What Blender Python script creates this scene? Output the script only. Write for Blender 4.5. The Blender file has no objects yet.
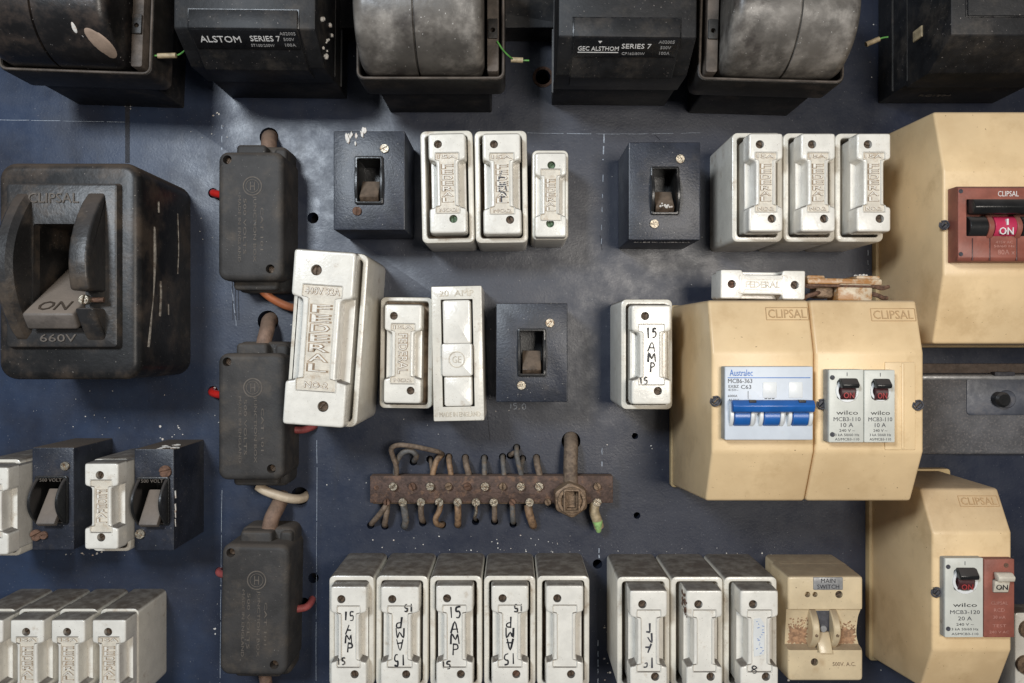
import bpy, bmesh, math, random
from mathutils import Vector, Matrix
random.seed(7)
PI = math.pi
S = 0.0007            # metres per board unit (one board unit = 0.7 mm)
D = 771.0             # camera distance from the board, in board units
CX, CY = 512.0, 341.5
scn = bpy.context.scene
COL = scn.collection

def mag(z): return D / (D - z)
def bx(px, z): return (px - CX) / mag(z)       # measured photo position -> place on the board at height z
def by(py, z): return (CY - py) / mag(z)
def rect(x0, y0, x1, y1, z):                   # -> x0, ybottom, x1, ytop
    return bx(x0, z), by(y1, z), bx(x1, z), by(y0, z)

# ------------------------------------------------------------------ materials
def N(nt, t, **kw):
    n = nt.nodes.new(t)
    for k, v in kw.items(): setattr(n, k, v)
    return n
def mat(name, base, rough=.5, var=.18, vs=120, dust=None, da=1.0, stain=None, bump=.15, bs=900, metal=0.0,
        spec=.5, speck=None, coat=0.0, patch=None, dlo=.25, dhi=.8):
    m = bpy.data.materials.new(name); m.use_nodes = True
    nt = m.node_tree; L = nt.links.new
    bs_ = nt.nodes['Principled BSDF']
    tc = N(nt, 'ShaderNodeTexCoord'); oi = N(nt, 'ShaderNodeObjectInfo')
    mu = N(nt, 'ShaderNodeMath', operation='MULTIPLY'); mu.inputs[1].default_value = 3.7
    L(oi.outputs['Random'], mu.inputs[0])
    ad = N(nt, 'ShaderNodeVectorMath', operation='ADD')
    L(tc.outputs['Object'], ad.inputs[0]); L(mu.outputs[0], ad.inputs[1])
    V = ad.outputs[0]
    def noise(scale, detail=4, rg=.6):
        n = N(nt, 'ShaderNodeTexNoise'); n.inputs['Scale'].default_value = scale
        n.inputs['Detail'].default_value = detail; n.inputs['Roughness'].default_value = rg
        L(V, n.inputs['Vector']); return n.outputs['Fac']
    def ramp(fac, a, b, lo=0., hi=1.):
        r = N(nt, 'ShaderNodeMapRange'); r.interpolation_type = 'SMOOTHSTEP'
        r.inputs['From Min'].default_value = a; r.inputs['From Max'].default_value = b
        r.inputs['To Min'].default_value = lo; r.inputs['To Max'].default_value = hi
        L(fac, r.inputs['Value']); return r.outputs['Result']
    def mix(f, a, b):
        x = N(nt, 'ShaderNodeMix', data_type='RGBA')
        if isinstance(f, (int, float)): x.inputs['Factor'].default_value = f
        else: L(f, x.inputs['Factor'])
        for s, v in ((6, a), (7, b)):
            if isinstance(v, tuple): x.inputs[s].default_value = (*v, 1)
            else: L(v, x.inputs[s])
        return x.outputs[2]
    dk = tuple(c * (1 - var) for c in base); lt = tuple(min(1, c * (1 + var)) for c in base)
    c = mix(ramp(noise(vs), .32, .68), dk, lt)
    rsock = None
    if patch:   # (colour, scale, lo, hi, amount)
        pc, ps, lo, hi, am = patch
        f = ramp(noise(ps, 6, .65), lo, hi, 0, am); c = mix(f, c, pc)
    if stain:
        sc, ss, lo, hi, am = stain
        f = ramp(noise(ss, 5, .7), lo, hi, 0, am); c = mix(f, c, sc)
    if speck:
        sc, ss, th = speck
        f = ramp(noise(ss, 2, .5), th, th + .03); c = mix(f, c, sc)
    if dust:
        g = N(nt, 'ShaderNodeNewGeometry'); sp = N(nt, 'ShaderNodeSeparateXYZ'); L(g.outputs['Normal'], sp.inputs[0])
        f = ramp(sp.outputs['Z'], dlo, dhi, 0, da); nz = ramp(noise(150, 5), .25, .65, .84, 1)
        mm = N(nt, 'ShaderNodeMath', operation='MULTIPLY'); L(f, mm.inputs[0]); L(nz, mm.inputs[1])
        c = mix(mm.outputs[0], c, dust)
        L(ramp(mm.outputs[0], 0, .8, rough, .9), bs_.inputs['Roughness'])
    else:
        L(ramp(noise(vs * 1.7), .3, .7, max(.02, rough - .1), min(1, rough + .12)), bs_.inputs['Roughness'])
    if isinstance(c, tuple): bs_.inputs['Base Color'].default_value = (*c, 1)
    else: L(c, bs_.inputs['Base Color'])
    bs_.inputs['Metallic'].default_value = metal
    bs_.inputs['Specular IOR Level'].default_value = spec
    bs_.inputs['Coat Weight'].default_value = coat
    bs_.inputs['Coat Roughness'].default_value = .12
    if bump:
        b = N(nt, 'ShaderNodeBump'); b.inputs['Strength'].default_value = bump; b.inputs['Distance'].default_value = .0006
        L(noise(bs, 3), b.inputs['Height']); L(b.outputs[0], bs_.inputs['Normal'])
    return m

DUST = (.056, .038, .026)
M = {}
M['porcelain'] = mat('porcelain', (.72, .68, .595), .28, .06, 90, DUST, .95, ((.34, .24, .15), 75, .55, .74, .6), .28, 500,
                     speck=((.22, .15, .09), 1300, .70), coat=.25)
M['porcelain_carrier'] = mat('porcelain_carrier', (.80, .765, .69), .24, .06, 110, DUST, .9, ((.42, .31, .20), 95, .58, .76, .5), .22, 600,
                     speck=((.2, .14, .09), 1500, .71), coat=.3)
M['porcelain_stained'] = mat('porcelain_stained', (.60, .50, .36), .4, .1, 90, DUST, .9, ((.38, .17, .045), 75, .40, .58, .95), .2, 500)
M['grime'] = mat('grime', (.30, .215, .14), .7, .25, 200, DUST, .5, bump=.3)
M['panel_stained'] = mat('panel_stained', (.66, .60, .50), .4, .1, 200, stain=((.46, .35, .24), 120, .52, .70, .7), bump=.3)
M['letters'] = mat('letters', (.78, .74, .66), .35, .08, 400, stain=((.42, .30, .19), 240, .54, .68, .8), bump=.2)
M['grime_light'] = mat('grime_light', (.60, .54, .44), .55, .2, 200, bump=.2)
M['cavity'] = mat('cavity', (.30, .22, .15), .8, .35, 200, bump=.4)
M['screw_brown'] = mat('screw_brown', (.10, .068, .045), .6, .4, 600, bump=.4, metal=.3)
M['screw_green'] = mat('screw_green', (.09, .14, .08), .6, .4, 600, bump=.4, metal=.3)
M['screw_bright'] = mat('screw_bright', (.40, .355, .28), .38, .3, 700, stain=((.15, .08, .04), 500, .5, .62, .8), bump=.4, metal=.75)
M['rust'] = mat('rust', (.13, .07, .045), .85, .4, 350, bump=.8, bs=700)
M['ink'] = mat('ink', (.012, .012, .016), .5, .3, 300, bump=0)
M['ink_grey'] = mat('ink_grey', (.05, .05, .06), .6, .3, 300, bump=0)
M['black_metal'] = mat('black_metal', (.021, .0245, .036), .40, .25, 90, (.085, .062, .045), .95, ((.085, .075, .07), 60, .55, .8, .6), .25, 700,
                       speck=((.3, .28, .26), 1000, .715))
M['black_plastic'] = mat('black_plastic', (.013, .013, .014), .5, .3, 120, (.04, .032, .027), .7, ((.075, .063, .052), 45, .46, .78, .75), .18, 500, spec=.3,
                         speck=((.25, .22, .2), 900, .72))
M['bakelite'] = mat('bakelite', (.015, .0145, .0145), .4, .3, 60, (.085, .06, .042), .7, ((.085, .062, .045), 30, .44, .70, .8), .2, 300, spec=.35,
                    speck=((.3, .27, .24), 800, .73))
M['bakelite_dusty'] = mat('bakelite_dusty', (.026, .025, .025), .42, .25, 60, (.11, .08, .06), .6, ((.12, .09, .065), 32, .46, .70, .75), .4, 350,
                    speck=((.3, .27, .24), 900, .74))
M['isolator'] = mat('isolator', (.044, .041, .039), .6, .2, 60, (.10, .08, .064), .6, ((.095, .078, .062), 45, .46, .74, .8), .3, 700, spec=.3,
                    speck=((.3, .28, .25), 1100, .74))
M['emboss_grey'] = mat('emboss_grey', (.12, .10, .082), .7, .2, 300, bump=.2)
M['cylinder_grey'] = mat('cylinder_grey', (.105, .094, .082), .42, .3, 35, None, 1, ((.035, .028, .025), 26, .5, .68, .85), .25, 250,
                         speck=((.5, .48, .45), 600, .72), patch=((.34, .31, .275), 38, .48, .74, .85))
M['cylinder_black'] = mat('cylinder_black', (.014, .013, .013), .36, .3, 60, (.05, .04, .03), .5, ((.085, .06, .045), 30, .5, .7, .6), .25, 300,
                         speck=((.45, .42, .4), 700, .73))
M['tray'] = mat('tray', (.02, .018, .016), .5, .3, 80, (.09, .07, .055), .8, ((.12, .09, .07), 60, .5, .75, .6), .3, 500)
M['tray_inside'] = mat('tray_inside', (.10, .08, .065), .7, .35, 90, bump=.4)
M['yellow'] = mat('yellow_plastic', (.79, .58, .33), .38, .07, 18, (.40, .29, .18), 1.0, ((.56, .38, .19), 34, .50, .72, .55), .12, 900,
                  speck=((.2, .12, .06), 700, .735), patch=((.60, .41, .21), 13, .46, .64, .45), dlo=.08, dhi=1.0)
M['yellow_back'] = mat('yellow_base', (.50, .37, .19), .5, .1, 60, (.3, .21, .12), .85, ((.38, .25, .12), 40, .5, .7, .5), .2, 700)
M['yellow_line'] = mat('yellow_lettering', (.47, .31, .16), .6, .1, 100, bump=.1)
M['cream'] = mat('cream_porcelain', (.66, .53, .34), .35, .08, 60, (.22, .16, .10), .9, ((.45, .3, .16), 45, .58, .75, .5), .2, 500,
                 speck=((.2, .12, .07), 900, .72), coat=.2)
M['stain_brown'] = mat('stain_brown', (.36, .21, .12), .8, .35, 350, bump=.5)
M['breaker_blue_white'] = mat('breaker_pale', (.60, .64, .69), .4, .05, 60, (.3, .28, .24), .7, bump=.06, stain=((.5, .46, .38), 60, .6, .8, .4))
M['breaker_white'] = mat('breaker_white', (.60, .60, .54), .4, .06, 60, (.3, .27, .22), .8, bump=.08, stain=((.4, .34, .26), 80, .6, .8, .5))
M['breaker_side'] = mat('breaker_side', (.33, .33, .31), .5, .15, 100, bump=.1, stain=((.1, .08, .06), 160, .58, .7, .7))
M['window_white'] = mat('window_white', (.72, .73, .72), .35, .05, 60, bump=.05)
M['blue'] = mat('blue_plastic', (.014, .115, .40), .3, .12, 90, (.03, .07, .2), .5, bump=.06, spec=.6)
M['blue_ink'] = mat('blue_ink', (.03, .16, .5), .5, .1, 90, bump=0)
M['red_brown'] = mat('red_breaker', (.27, .085, .058), .48, .15, 90, (.15, .08, .06), .7, ((.13, .05, .035), 80, .55, .75, .6), .15, 700)
M['red_toggle'] = mat('red_toggle', (.50, .035, .09), .3, .1, 90, bump=.05)
M['dark_red'] = mat('dark_red', (.06, .018, .02), .35, .2, 90, bump=.05)
M['white_ink'] = mat('white_ink', (.75, .73, .70), .5, .1, 200, bump=0)
M['grey_ink'] = mat('grey_ink', (.34, .33, .32), .5, .2, 300, bump=0)
M['pink_ink'] = mat('pink_ink', (.42, .2, .16), .5, .2, 300, bump=0)
M['red_ink'] = mat('red_ink', (.38, .04, .04), .5, .2, 300, bump=0)
M['toggle_black'] = mat('toggle_black', (.014, .014, .014), .3, .3, 100, (.06, .05, .045), .8, bump=.15)
M['toggle_brown'] = mat('toggle_brown', (.11, .078, .055), .32, .45, 250, (.2, .15, .11), .6, bump=.4)
M['toggle_dusty'] = mat('toggle_dusty', (.13, .11, .095), .55, .25, 80, (.24, .19, .15), .8, ((.3, .24, .18), 60, .55, .8, .4), .3, 500)
M['toggle_cream'] = mat('toggle_cream', (.6, .55, .45), .4, .1, 250, bump=.1)
M['cable_brown'] = mat('cable_brown', (.19, .12, .085), .7, .25, 200, (.2, .14, .1), .5, bump=.4)
M['cable_sand'] = mat('cable_sand', (.165, .12, .085), .75, .35, 300, (.2, .15, .11), .4, ((.09, .06, .045), 250, .5, .65, .7), .6)
M['cable_cream'] = mat('cable_cream', (.58, .47, .34), .5, .15, 150, (.3, .22, .15), .7, bump=.2)
M['cable_orange'] = mat('cable_orange', (.42, .13, .05), .5, .15, 150, (.3, .14, .08), .6, bump=.2)
M['cable_red'] = mat('cable_red', (.52, .02, .015), .3, .1, 150, bump=.1)
M['cable_pink'] = mat('cable_pink', (.36, .08, .075), .5, .15, 150, bump=.2)
M['cable_green'] = mat('cable_green', (.10, .30, .06), .5, .2, 150, bump=.2)
M['green_end'] = mat('green_end', (.34, .55, .2), .5, .25, 300, bump=.2)
M['ferrule'] = mat('ferrule', (.36, .28, .17), .5, .25, 300, bump=.3)
M['bar_brown'] = mat('bar_brown', (.085, .052, .040), .65, .35, 250, (.15, .1, .075), .8, ((.20, .11, .065), 160, .5, .66, .7), .6, 700, metal=.25)
M['brass'] = mat('brass_dirty', (.20, .135, .085), .5, .3, 250, (.24, .17, .11), .6, ((.09, .055, .035), 200, .5, .65, .7), .5, 700, metal=.4)
M['flake'] = mat('paint_flake', (.72, .69, .64), .6, .12, 500, stain=((.4, .24, .15), 500, .5, .65, .7), bump=.4)
M['dribble'] = mat('dribble', (.36, .33, .29), .8, .3, 400, stain=((.12, .09, .07), 250, .48, .62, .8), bump=.5)
M['chalk'] = mat('chalk_mark', (.36, .40, .46), .8, .35, 900, bump=0)
M['groove'] = mat('dark_groove', (.02, .021, .028), .7, .3, 900, bump=0)
M['plate_grey'] = mat('plate_grey', (.10, .097, .10), .8, .2, 60, bump=1.0, bs=500, stain=((.2, .18, .17), 700, .5, .66, .7))
M['plate_smooth'] = mat('plate_smooth', (.07, .075, .092), .4, .2, 60, bump=.2, bs=300, stain=((.15, .14, .14), 60, .5, .7, .6))
M['brown_strip'] = mat('brown_strip', (.10, .075, .06), .8, .2, 200, bump=.5)
M['label_grey'] = mat('label_grey', (.30, .30, .30), .4, .15, 200, bump=.1, metal=.3)
M['label_black'] = mat('label_black', (.008, .008, .009), .3, .1, 200, bump=0)
M['beige_spot'] = mat('beige_paint_spot', (.33, .24, .18), .6, .1, 200, bump=.1)
M['void'] = mat('dark_space', (.008, .008, .01), .9, .2, 100, bump=0)

# board paint
def board_mat():
    m = bpy.data.materials.new('board_paint'); m.use_nodes = True
    nt = m.node_tree; L = nt.links.new; p = nt.nodes['Principled BSDF']
    tc = N(nt, 'ShaderNodeTexCoord')
    def noise(scale, detail=5, rg=.6, vec=None):
        n = N(nt, 'ShaderNodeTexNoise'); n.inputs['Scale'].default_value = scale
        n.inputs['Detail'].default_value = detail; n.inputs['Roughness'].default_value = rg
        L(vec or tc.outputs['Object'], n.inputs['Vector']); return n.outputs['Fac']
    def ramp(f, a, b, lo=0., hi=1.):
        r = N(nt, 'ShaderNodeMapRange'); r.interpolation_type = 'SMOOTHSTEP'
        r.inputs['From Min'].default_value = a; r.inputs['From Max'].default_value = b
        r.inputs['To Min'].default_value = lo; r.inputs['To Max'].default_value = hi
        L(f, r.inputs['Value']); return r.outputs['Result']
    def mix(f, a, b):
        x = N(nt, 'ShaderNodeMix', data_type='RGBA')
        L(f, x.inputs['Factor'])
        for s, v in ((6, a), (7, b)):
            if isinstance(v, tuple): x.inputs[s].default_value = (*v, 1)
            else: L(v, x.inputs[s])
        return x.outputs[2]
    mp = N(nt, 'ShaderNodeMapping'); mp.inputs['Scale'].default_value = (1, .18, 1); L(tc.outputs['Object'], mp.inputs['Vector'])
    # bluer on the left: paint tone plus reflected sky put into the base colour
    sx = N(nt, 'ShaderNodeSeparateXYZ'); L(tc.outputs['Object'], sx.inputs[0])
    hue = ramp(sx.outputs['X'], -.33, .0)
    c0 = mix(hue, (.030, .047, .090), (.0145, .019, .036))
    c = mix(ramp(noise(14), .35, .7), c0, (.021, .026, .044))
    c = mix(ramp(noise(60, 6, .7), .52, .75, 0, .3), c, (.045, .048, .06))
    c = mix(ramp(noise(70, 5, .7, mp.outputs[0]), .56, .74, 0, .35), c, (.016, .016, .02))
    c = mix(ramp(noise(900, 2, .5), .70, .74, 0, .55), c, (.30, .30, .32))
    L(c, p.inputs['Base Color'])
    L(ramp(noise(55, 7, .7), .3, .7, .34, .50), p.inputs['Roughness'])
    p.inputs['Specular IOR Level'].default_value = .62
    b = N(nt, 'ShaderNodeBump'); b.inputs['Strength'].default_value = .22; b.inputs['Distance'].default_value = .0004
    L(noise(620, 4, .6), b.inputs['Height'])
    b2 = N(nt, 'ShaderNodeBump'); b2.inputs['Strength'].default_value = .1; b2.inputs['Distance'].default_value = .002
    L(noise(60, 3, .5), b2.inputs['Height']); L(b.outputs[0], b2.inputs['Normal']); L(b2.outputs[0], p.inputs['Normal'])
    return m
M['board'] = board_mat()

# ------------------------------------------------------------------ geometry
def rrect(x0, y0, x1, y1, r, seg=4):
    r = max(.01, min(r, (x1 - x0) / 2 - .01, (y1 - y0) / 2 - .01)); out = []
    for cx, cy, a0 in ((x1 - r, y1 - r, 0), (x0 + r, y1 - r, 90), (x0 + r, y0 + r, 180), (x1 - r, y0 + r, 270)):
        for k in range(seg + 1):
            a = math.radians(a0 + 90 * k / seg); out.append((cx + r * math.cos(a), cy + r * math.sin(a)))
    return out
def round_poly(pts, r, seg=3):
    out = []; n = len(pts)
    for i in range(n):
        p0, p, p1 = Vector(pts[i - 1]), Vector(pts[i]), Vector(pts[(i + 1) % n])
        a = (p0 - p); b = (p1 - p); rr = min(r, a.length * .45, b.length * .45)
        A = p + a.normalized() * rr; B = p + b.normalized() * rr
        for k in range(seg + 1):
            t = k / seg; q = A * (1 - t) ** 2 + p * 2 * t * (1 - t) + B * t * t; out.append((q.x, q.y))
    return out
def inset(pts, d):
    n = len(pts); out = []
    for i in range(n):
        p0, p, p1 = Vector(pts[i - 1]), Vector(pts[i]), Vector(pts[(i + 1) % n])
        e0 = (p - p0); e1 = (p1 - p)
        if e0.length < 1e-6: e0 = e1
        if e1.length < 1e-6: e1 = e0
        n0 = Vector((-e0.y, e0.x)).normalized(); n1 = Vector((-e1.y, e1.x)).normalized()
        m = n0 + n1
        if m.length < 1e-4: m = n0
        m = m / max(.35, m.length_squared) * 2 * .5 * 2 / 2
        q = p + (n0 + n1) / max(.5, (1 + n0.dot(n1))) * d
        out.append((q.x, q.y))
    return out

class G:
    def __init__(s): s.bm = bmesh.new()
    def loft(s, loops, cap0=True, cap1=True, mtx=None):
        rows = []
        for lp in loops:
            rows.append([s.bm.verts.new((mtx @ Vector(p)) if mtx else p) for p in lp])
        n = len(rows[0])
        for a, b in zip(rows, rows[1:]):
            for i in range(n):
                j = (i + 1) % n
                try: s.bm.faces.new((a[i], a[j], b[j], b[i]))
                except ValueError: pass
        if cap0: s.bm.faces.new(rows[0][::-1])
        if cap1: s.bm.faces.new(rows[-1])
        return s
    def poly(s, pts, z0, z1, bev=1., bseg=2, draft=0, mtx=None):
        lp = [[(x, y, z0) for x, y in (inset(pts, -draft) if draft else pts)]]
        for k in range(bseg + 1):
            a = PI / 2 * k / bseg; d = bev * (1 - math.cos(a)); z = z1 - bev + bev * math.sin(a)
            lp.append([(x, y, z) for x, y in (inset(pts, d) if d > 1e-5 else pts)])
        return s.loft(lp, mtx=mtx)
    def rbox(s, x0, y0, x1, y1, z0, z1, rc=2., bev=1., seg=4, bseg=2, draft=0, mtx=None):
        if z0 > z1: z0, z1 = z1, z0
        bev = min(bev, z1 - z0 - .01)
        lp = [[(x, y, z0) for x, y in rrect(x0 - draft, y0 - draft, x1 + draft, y1 + draft, rc, seg)]]
        for k in range(bseg + 1):
            a = PI / 2 * k / bseg; d = bev * (1 - math.cos(a)); z = z1 - bev + bev * math.sin(a)
            lp.append([(x, y, z) for x, y in rrect(x0 + d, y0 + d, x1 - d, y1 - d, max(.05, rc - d), seg)])
        return s.loft(lp, mtx=mtx)
    def tub(s, x0, y0, x1, y1, z0, z1, zf, rim, rc=4., bev=1.2, rci=None, dy=0):
        rci = rc * .6 if rci is None else rci
        R_ = lambda d, r, z: [(x, y, z) for x, y in rrect(x0 + d, y0 + d, x1 - d, y1 - d, r, 4)]
        I = [(x, y) for x, y in rrect(x0 + rim, y0 + rim + dy, x1 - rim, y1 - rim + dy, rci, 4)]
        Io = [(x, y) for x, y in rrect(x0 + rim - .6, y0 + rim + dy - .6, x1 - rim + .6, y1 - rim + dy + .6, rci + .5, 4)]
        lp = [R_(0, rc, z0), R_(0, rc, z1 - bev), R_(bev * .3, rc - bev * .3, z1 - bev * .3), R_(bev, max(.3, rc - bev), z1),
              [(x, y, z1) for x, y in Io], [(x, y, z1 - .7) for x, y in I], [(x, y, zf) for x, y in I]]
        return s.loft(lp)
    def cyl(s, cx, cy, r, z0, z1, bev=.3, seg=20, mtx=None):
        c = lambda rr, z: [(cx + rr * math.cos(2 * PI * k / seg), cy + rr * math.sin(2 * PI * k / seg), z) for k in range(seg)]
        return s.loft([c(r, z0), c(r, z1 - bev), c(r - bev, z1)], mtx=mtx)
    def ring(s, cx, cy, ro, ri, z0, z1, seg=20):
        c = lambda rr, z: [(cx + rr * math.cos(2 * PI * k / seg), cy + rr * math.sin(2 * PI * k / seg), z) for k in range(seg)]
        return s.loft([c(ro, z0), c(ro, z1), c(ri, z1), c(ri, z0)], False, False)
    def prof(s, pr, x0, x1, bev=1.5, seg=2):          # profile (y, z) swept along x; bevelled
        b = bmesh.new()
        A = [b.verts.new((x0, y, z)) for y, z in pr]; B = [b.verts.new((x1, y, z)) for y, z in pr]
        n = len(pr); b.faces.new(A); b.faces.new(B[::-1])
        for i in range(n):
            j = (i + 1) % n; b.faces.new((A[j], A[i], B[i], B[j]))
        bmesh.ops.recalc_face_normals(b, faces=b.faces)
        if bev: bmesh.ops.bevel(b, geom=b.edges[:], offset=bev, segments=seg, affect='EDGES', profile=.5)
        s.merge(b); return s
    def merge(s, b, mtx=None):
        me = bpy.data.meshes.new('t'); b.to_mesh(me); b.free(); s.mesh(me, mtx); bpy.data.meshes.remove(me)
    def mesh(s, me, mtx=None):
        n = len(s.bm.verts); s.bm.from_mesh(me)
        if mtx:
            s.bm.verts.ensure_lookup_table()
            bmesh.ops.transform(s.bm, matrix=mtx, verts=s.bm.verts[n:])
    def tube(s, pts, r, seg=10, sub=6, flat=None):
        P = [Vector(p) for p in pts]
        if sub > 1 and len(P) > 2:
            Q = []
            E = [P[0] * 2 - P[1]] + P + [P[-1] * 2 - P[-2]]
            for i in range(1, len(E) - 2):
                for k in range(sub):
                    t = k / sub; a, b, c, d = E[i - 1:i + 3]
                    Q.append(.5 * (2 * b + (c - a) * t + (2 * a - 5 * b + 4 * c - d) * t * t + (3 * b - a - 3 * c + d) * t ** 3))
            Q.append(P[-1]); P = Q
        T0 = (P[1] - P[0]).normalized(); U = T0.orthogonal().normalized(); loops = []
        for i, p in enumerate(P):
            T = (P[min(i + 1, len(P) - 1)] - P[max(i - 1, 0)]).normalized()
            U = (U - T * U.dot(T)).normalized(); W = T.cross(U)
            rr = r(i / (len(P) - 1)) if callable(r) else r
            lp = []
            for k in range(seg):
                o = (U * math.cos(2 * PI * k / seg) + W * math.sin(2 * PI * k / seg)) * rr
                if flat: o.z *= flat
                lp.append(p + o)
            loops.append(lp)
        return s.loft(loops)
    def fin(s, x0, x1, y0, y1, zb, h, bev=1., pw=1., seg=14, skew=0.):   # crescent cheek: arc in y-z extruded along x
        pr = [(y0, zb - 3)]
        for k in range(seg + 1):
            t = k / seg; pr.append((y0 + (y1 - y0) * t, zb + h * math.sin(PI * t ** (1 - skew * .4)) ** pw))
        pr.append((y1, zb - 3))
        return s.prof(pr, x0, x1, bev, 1)
    def text(s, st, cx, cy, z, w=None, h=None, rot=0., ext=.6, mtx=None, off=0.):
        me = text_mesh(st)
        xs = [v.co.x for v in me.vertices]; ys = [v.co.y for v in me.vertices]
        W = max(xs) - min(xs); H = max(ys) - min(ys)
        sx = w / W if w else None; sy = h / H if h else None
        if sx is None: sx = sy
        if sy is None: sy = sx
        T = Matrix.Translation((cx, cy, z)) @ Matrix.Rotation(rot, 4, 'Z') @ Matrix.Diagonal((sx, sy, ext, 1)) @ \
            Matrix.Translation((-(max(xs) + min(xs)) / 2, -(max(ys) + min(ys)) / 2, .5))
        s.mesh(text_mesh(st, off) if off else me, (mtx @ T) if mtx else T); return s
    def vtext(s, st, cx, cy, z, w, h, ext=.6, off=0.):       # letters stacked one below the other
        n = len(st); ch = h / n
        for i, c in enumerate(st):
            if c != ' ': s.text(c, cx, cy + h / 2 - ch * (i + .5), z, w=w * (.35 if c in 'I1' else 1), h=ch * .78, ext=ext, off=off)
        return s
    def link(s, name, m, parent=None, loc=None, tilt=0., smooth=38, bool_=None):
        bmesh.ops.remove_doubles(s.bm, verts=s.bm.verts, dist=1e-4)
        bmesh.ops.recalc_face_normals(s.bm, faces=s.bm.faces)
        bmesh.ops.scale(s.bm, vec=(S, S, S), verts=s.bm.verts)
        me = bpy.data.meshes.new(name); s.bm.to_mesh(me); s.bm.free()
        if bool_:
            c = bool_.link('cutter', m)
            a = bpy.data.objects.new('body', me); COL.objects.link(a)
            md = a.modifiers.new('b', 'BOOLEAN'); md.operation = 'DIFFERENCE'; md.object = c; md.solver = 'EXACT'; md.use_self = True
            bpy.context.view_layer.update()
            dg = bpy.context.evaluated_depsgraph_get()
            me = bpy.data.meshes.new_from_object(a.evaluated_get(dg)); me.name = name
            bpy.data.objects.remove(a); bpy.data.objects.remove(c)
        me.materials.clear(); me.materials.append(M[m])
        me.polygons.foreach_set('use_smooth', [True] * len(me.polygons))
        me.set_sharp_from_angle(angle=math.radians(smooth))
        o = bpy.data.objects.new(name, me); COL.objects.link(o)
        if parent: o.parent = parent
        elif loc is not None:
            o.location = (loc[0] * S, 0, loc[1] * S); o.rotation_euler = (PI / 2, tilt, 0)
        return o
_txt = {}
def text_mesh(st, off=0.):
    if (st, off) not in _txt:
        cu = bpy.data.curves.new('t', 'FONT'); cu.body = st; cu.size = 1; cu.extrude = .5; cu.resolution_u = 2; cu.offset = off
        ob = bpy.data.objects.new('t', cu); COL.objects.link(ob); bpy.context.view_layer.update()
        dg = bpy.context.evaluated_depsgraph_get(); me = bpy.data.meshes.new_from_object(ob.evaluated_get(dg))
        bpy.data.objects.remove(ob); _txt[(st, off)] = me
    return _txt[(st, off)]
def thing(name, label, cat, x, y, tilt=0., group=None):
    o = bpy.data.objects.new(name, None); COL.objects.link(o); o.empty_display_size = .01
    o.location = (x * S, 0, y * S); o.rotation_euler = (PI / 2, tilt, 0)
    o['label'] = label; o['category'] = cat
    if group: o['group'] = group
    return o
def tag(o, label, cat, group=None):
    o['label'] = label; o['category'] = cat
    if group: o['group'] = group
    return o
def structure(o): o['kind'] = 'structure'; return o

def screw_geo(g, x, y, r, z, h=1.2, a=.6, slot=True):
    """round head with a real slot"""
    if not slot: return g.cyl(x, y, r, z, z + h, bev=h * .4)
    w = r * .16; seg = 9
    for sgn in (1, -1):
        a0 = math.asin(w / r); pts = []
        for k in range(seg + 1):
            t = a0 + (PI - 2 * a0) * k / seg
            p = Vector((r * math.cos(t), r * math.sin(t))) * 1.0
            if sgn < 0: p = -p
            p = Matrix.Rotation(a, 2) @ p; pts.append((x + p.x, y + p.y))
        g.poly(pts, z, z + h, bev=min(.3, h * .3), bseg=1)
    g.cyl(x, y, r * .97, z, z + h * .45, bev=.1)
    return g

# stroke lettering for felt pen marks: unit box, y up
GL = {'1': [[(.5, 1), (.5, 0)]], '5': [[(.9, 1), (.25, .98), (.2, .58), (.6, .62), (.9, .38), (.7, .06), (.15, .02)]],
      'A': [[(.05, 0), (.5, 1), (.9, .02)], [(.2, .38), (.85, .36)]],
      'M': [[(.05, 0), (.12, 1), (.5, .4), (.85, 1), (.95, 0)]],
      'P': [[(.2, 0), (.25, 1)], [(.22, 1), (.8, .95), (.85, .6), (.25, .48)]],
      '8': [[(.5, .5), (.15, .75), (.5, 1), (.85, .75), (.5, .5), (.1, .25), (.5, 0), (.9, .25), (.5, .5)]],
      'O': [[(.5, 1), (.1, .6), (.3, .05), (.8, .1), (.85, .7), (.45, .98)]]}
def pen(g, st, x0, y0, w, h, z, r=.75, rng=None, keep=1., fn=None):
    n = len(st)
    for i, c in enumerate(st):
        cw = w / n
        for ln in GL.get(c, []):
            pts = []
            for (u, v) in ln:
                ju, jv = (rng.uniform(-.09, .09), rng.uniform(-.06, .06)) if rng else (0, 0)
                p = (x0 + cw * (i + .12 + .76 * (u + ju)), y0 + h * (v + jv))
                if fn: p = fn(p)
                pts.append((p[0], p[1], z))
            if rng and rng.random() > keep:
                k = max(2, int(len(pts) * .6)); pts = pts[:k]
            rr = r * (rng.uniform(.8, 1.25) if rng else 1)
            g.tube(pts, (lambda u, rr=rr: rr * (1.05 - .35 * u)), seg=6, sub=3, flat=.25)

def ipoly(w, h, nw, t0, t1, cx=0, cy=0, r=2.):
    """dog-bone outline; neck of half width nw between y fractions t1 (lower) and t0 (upper)"""
    a, b = w / 2, h / 2; y0 = cy + t0; y1 = cy - t1; c = (w / 2 - nw) * .18
    pts = [(cx - a, cy - b), (cx + a, cy - b), (cx + a, y1), (cx + nw, y1 + c), (cx + nw, y0 - c), (cx + a, y0), (cx + a, cy + b),
           (cx - a, cy + b), (cx - a, y0), (cx - nw, y0 - c), (cx - nw, y1 + c), (cx - a, y1)]
    return round_poly(pts, r)

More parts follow.
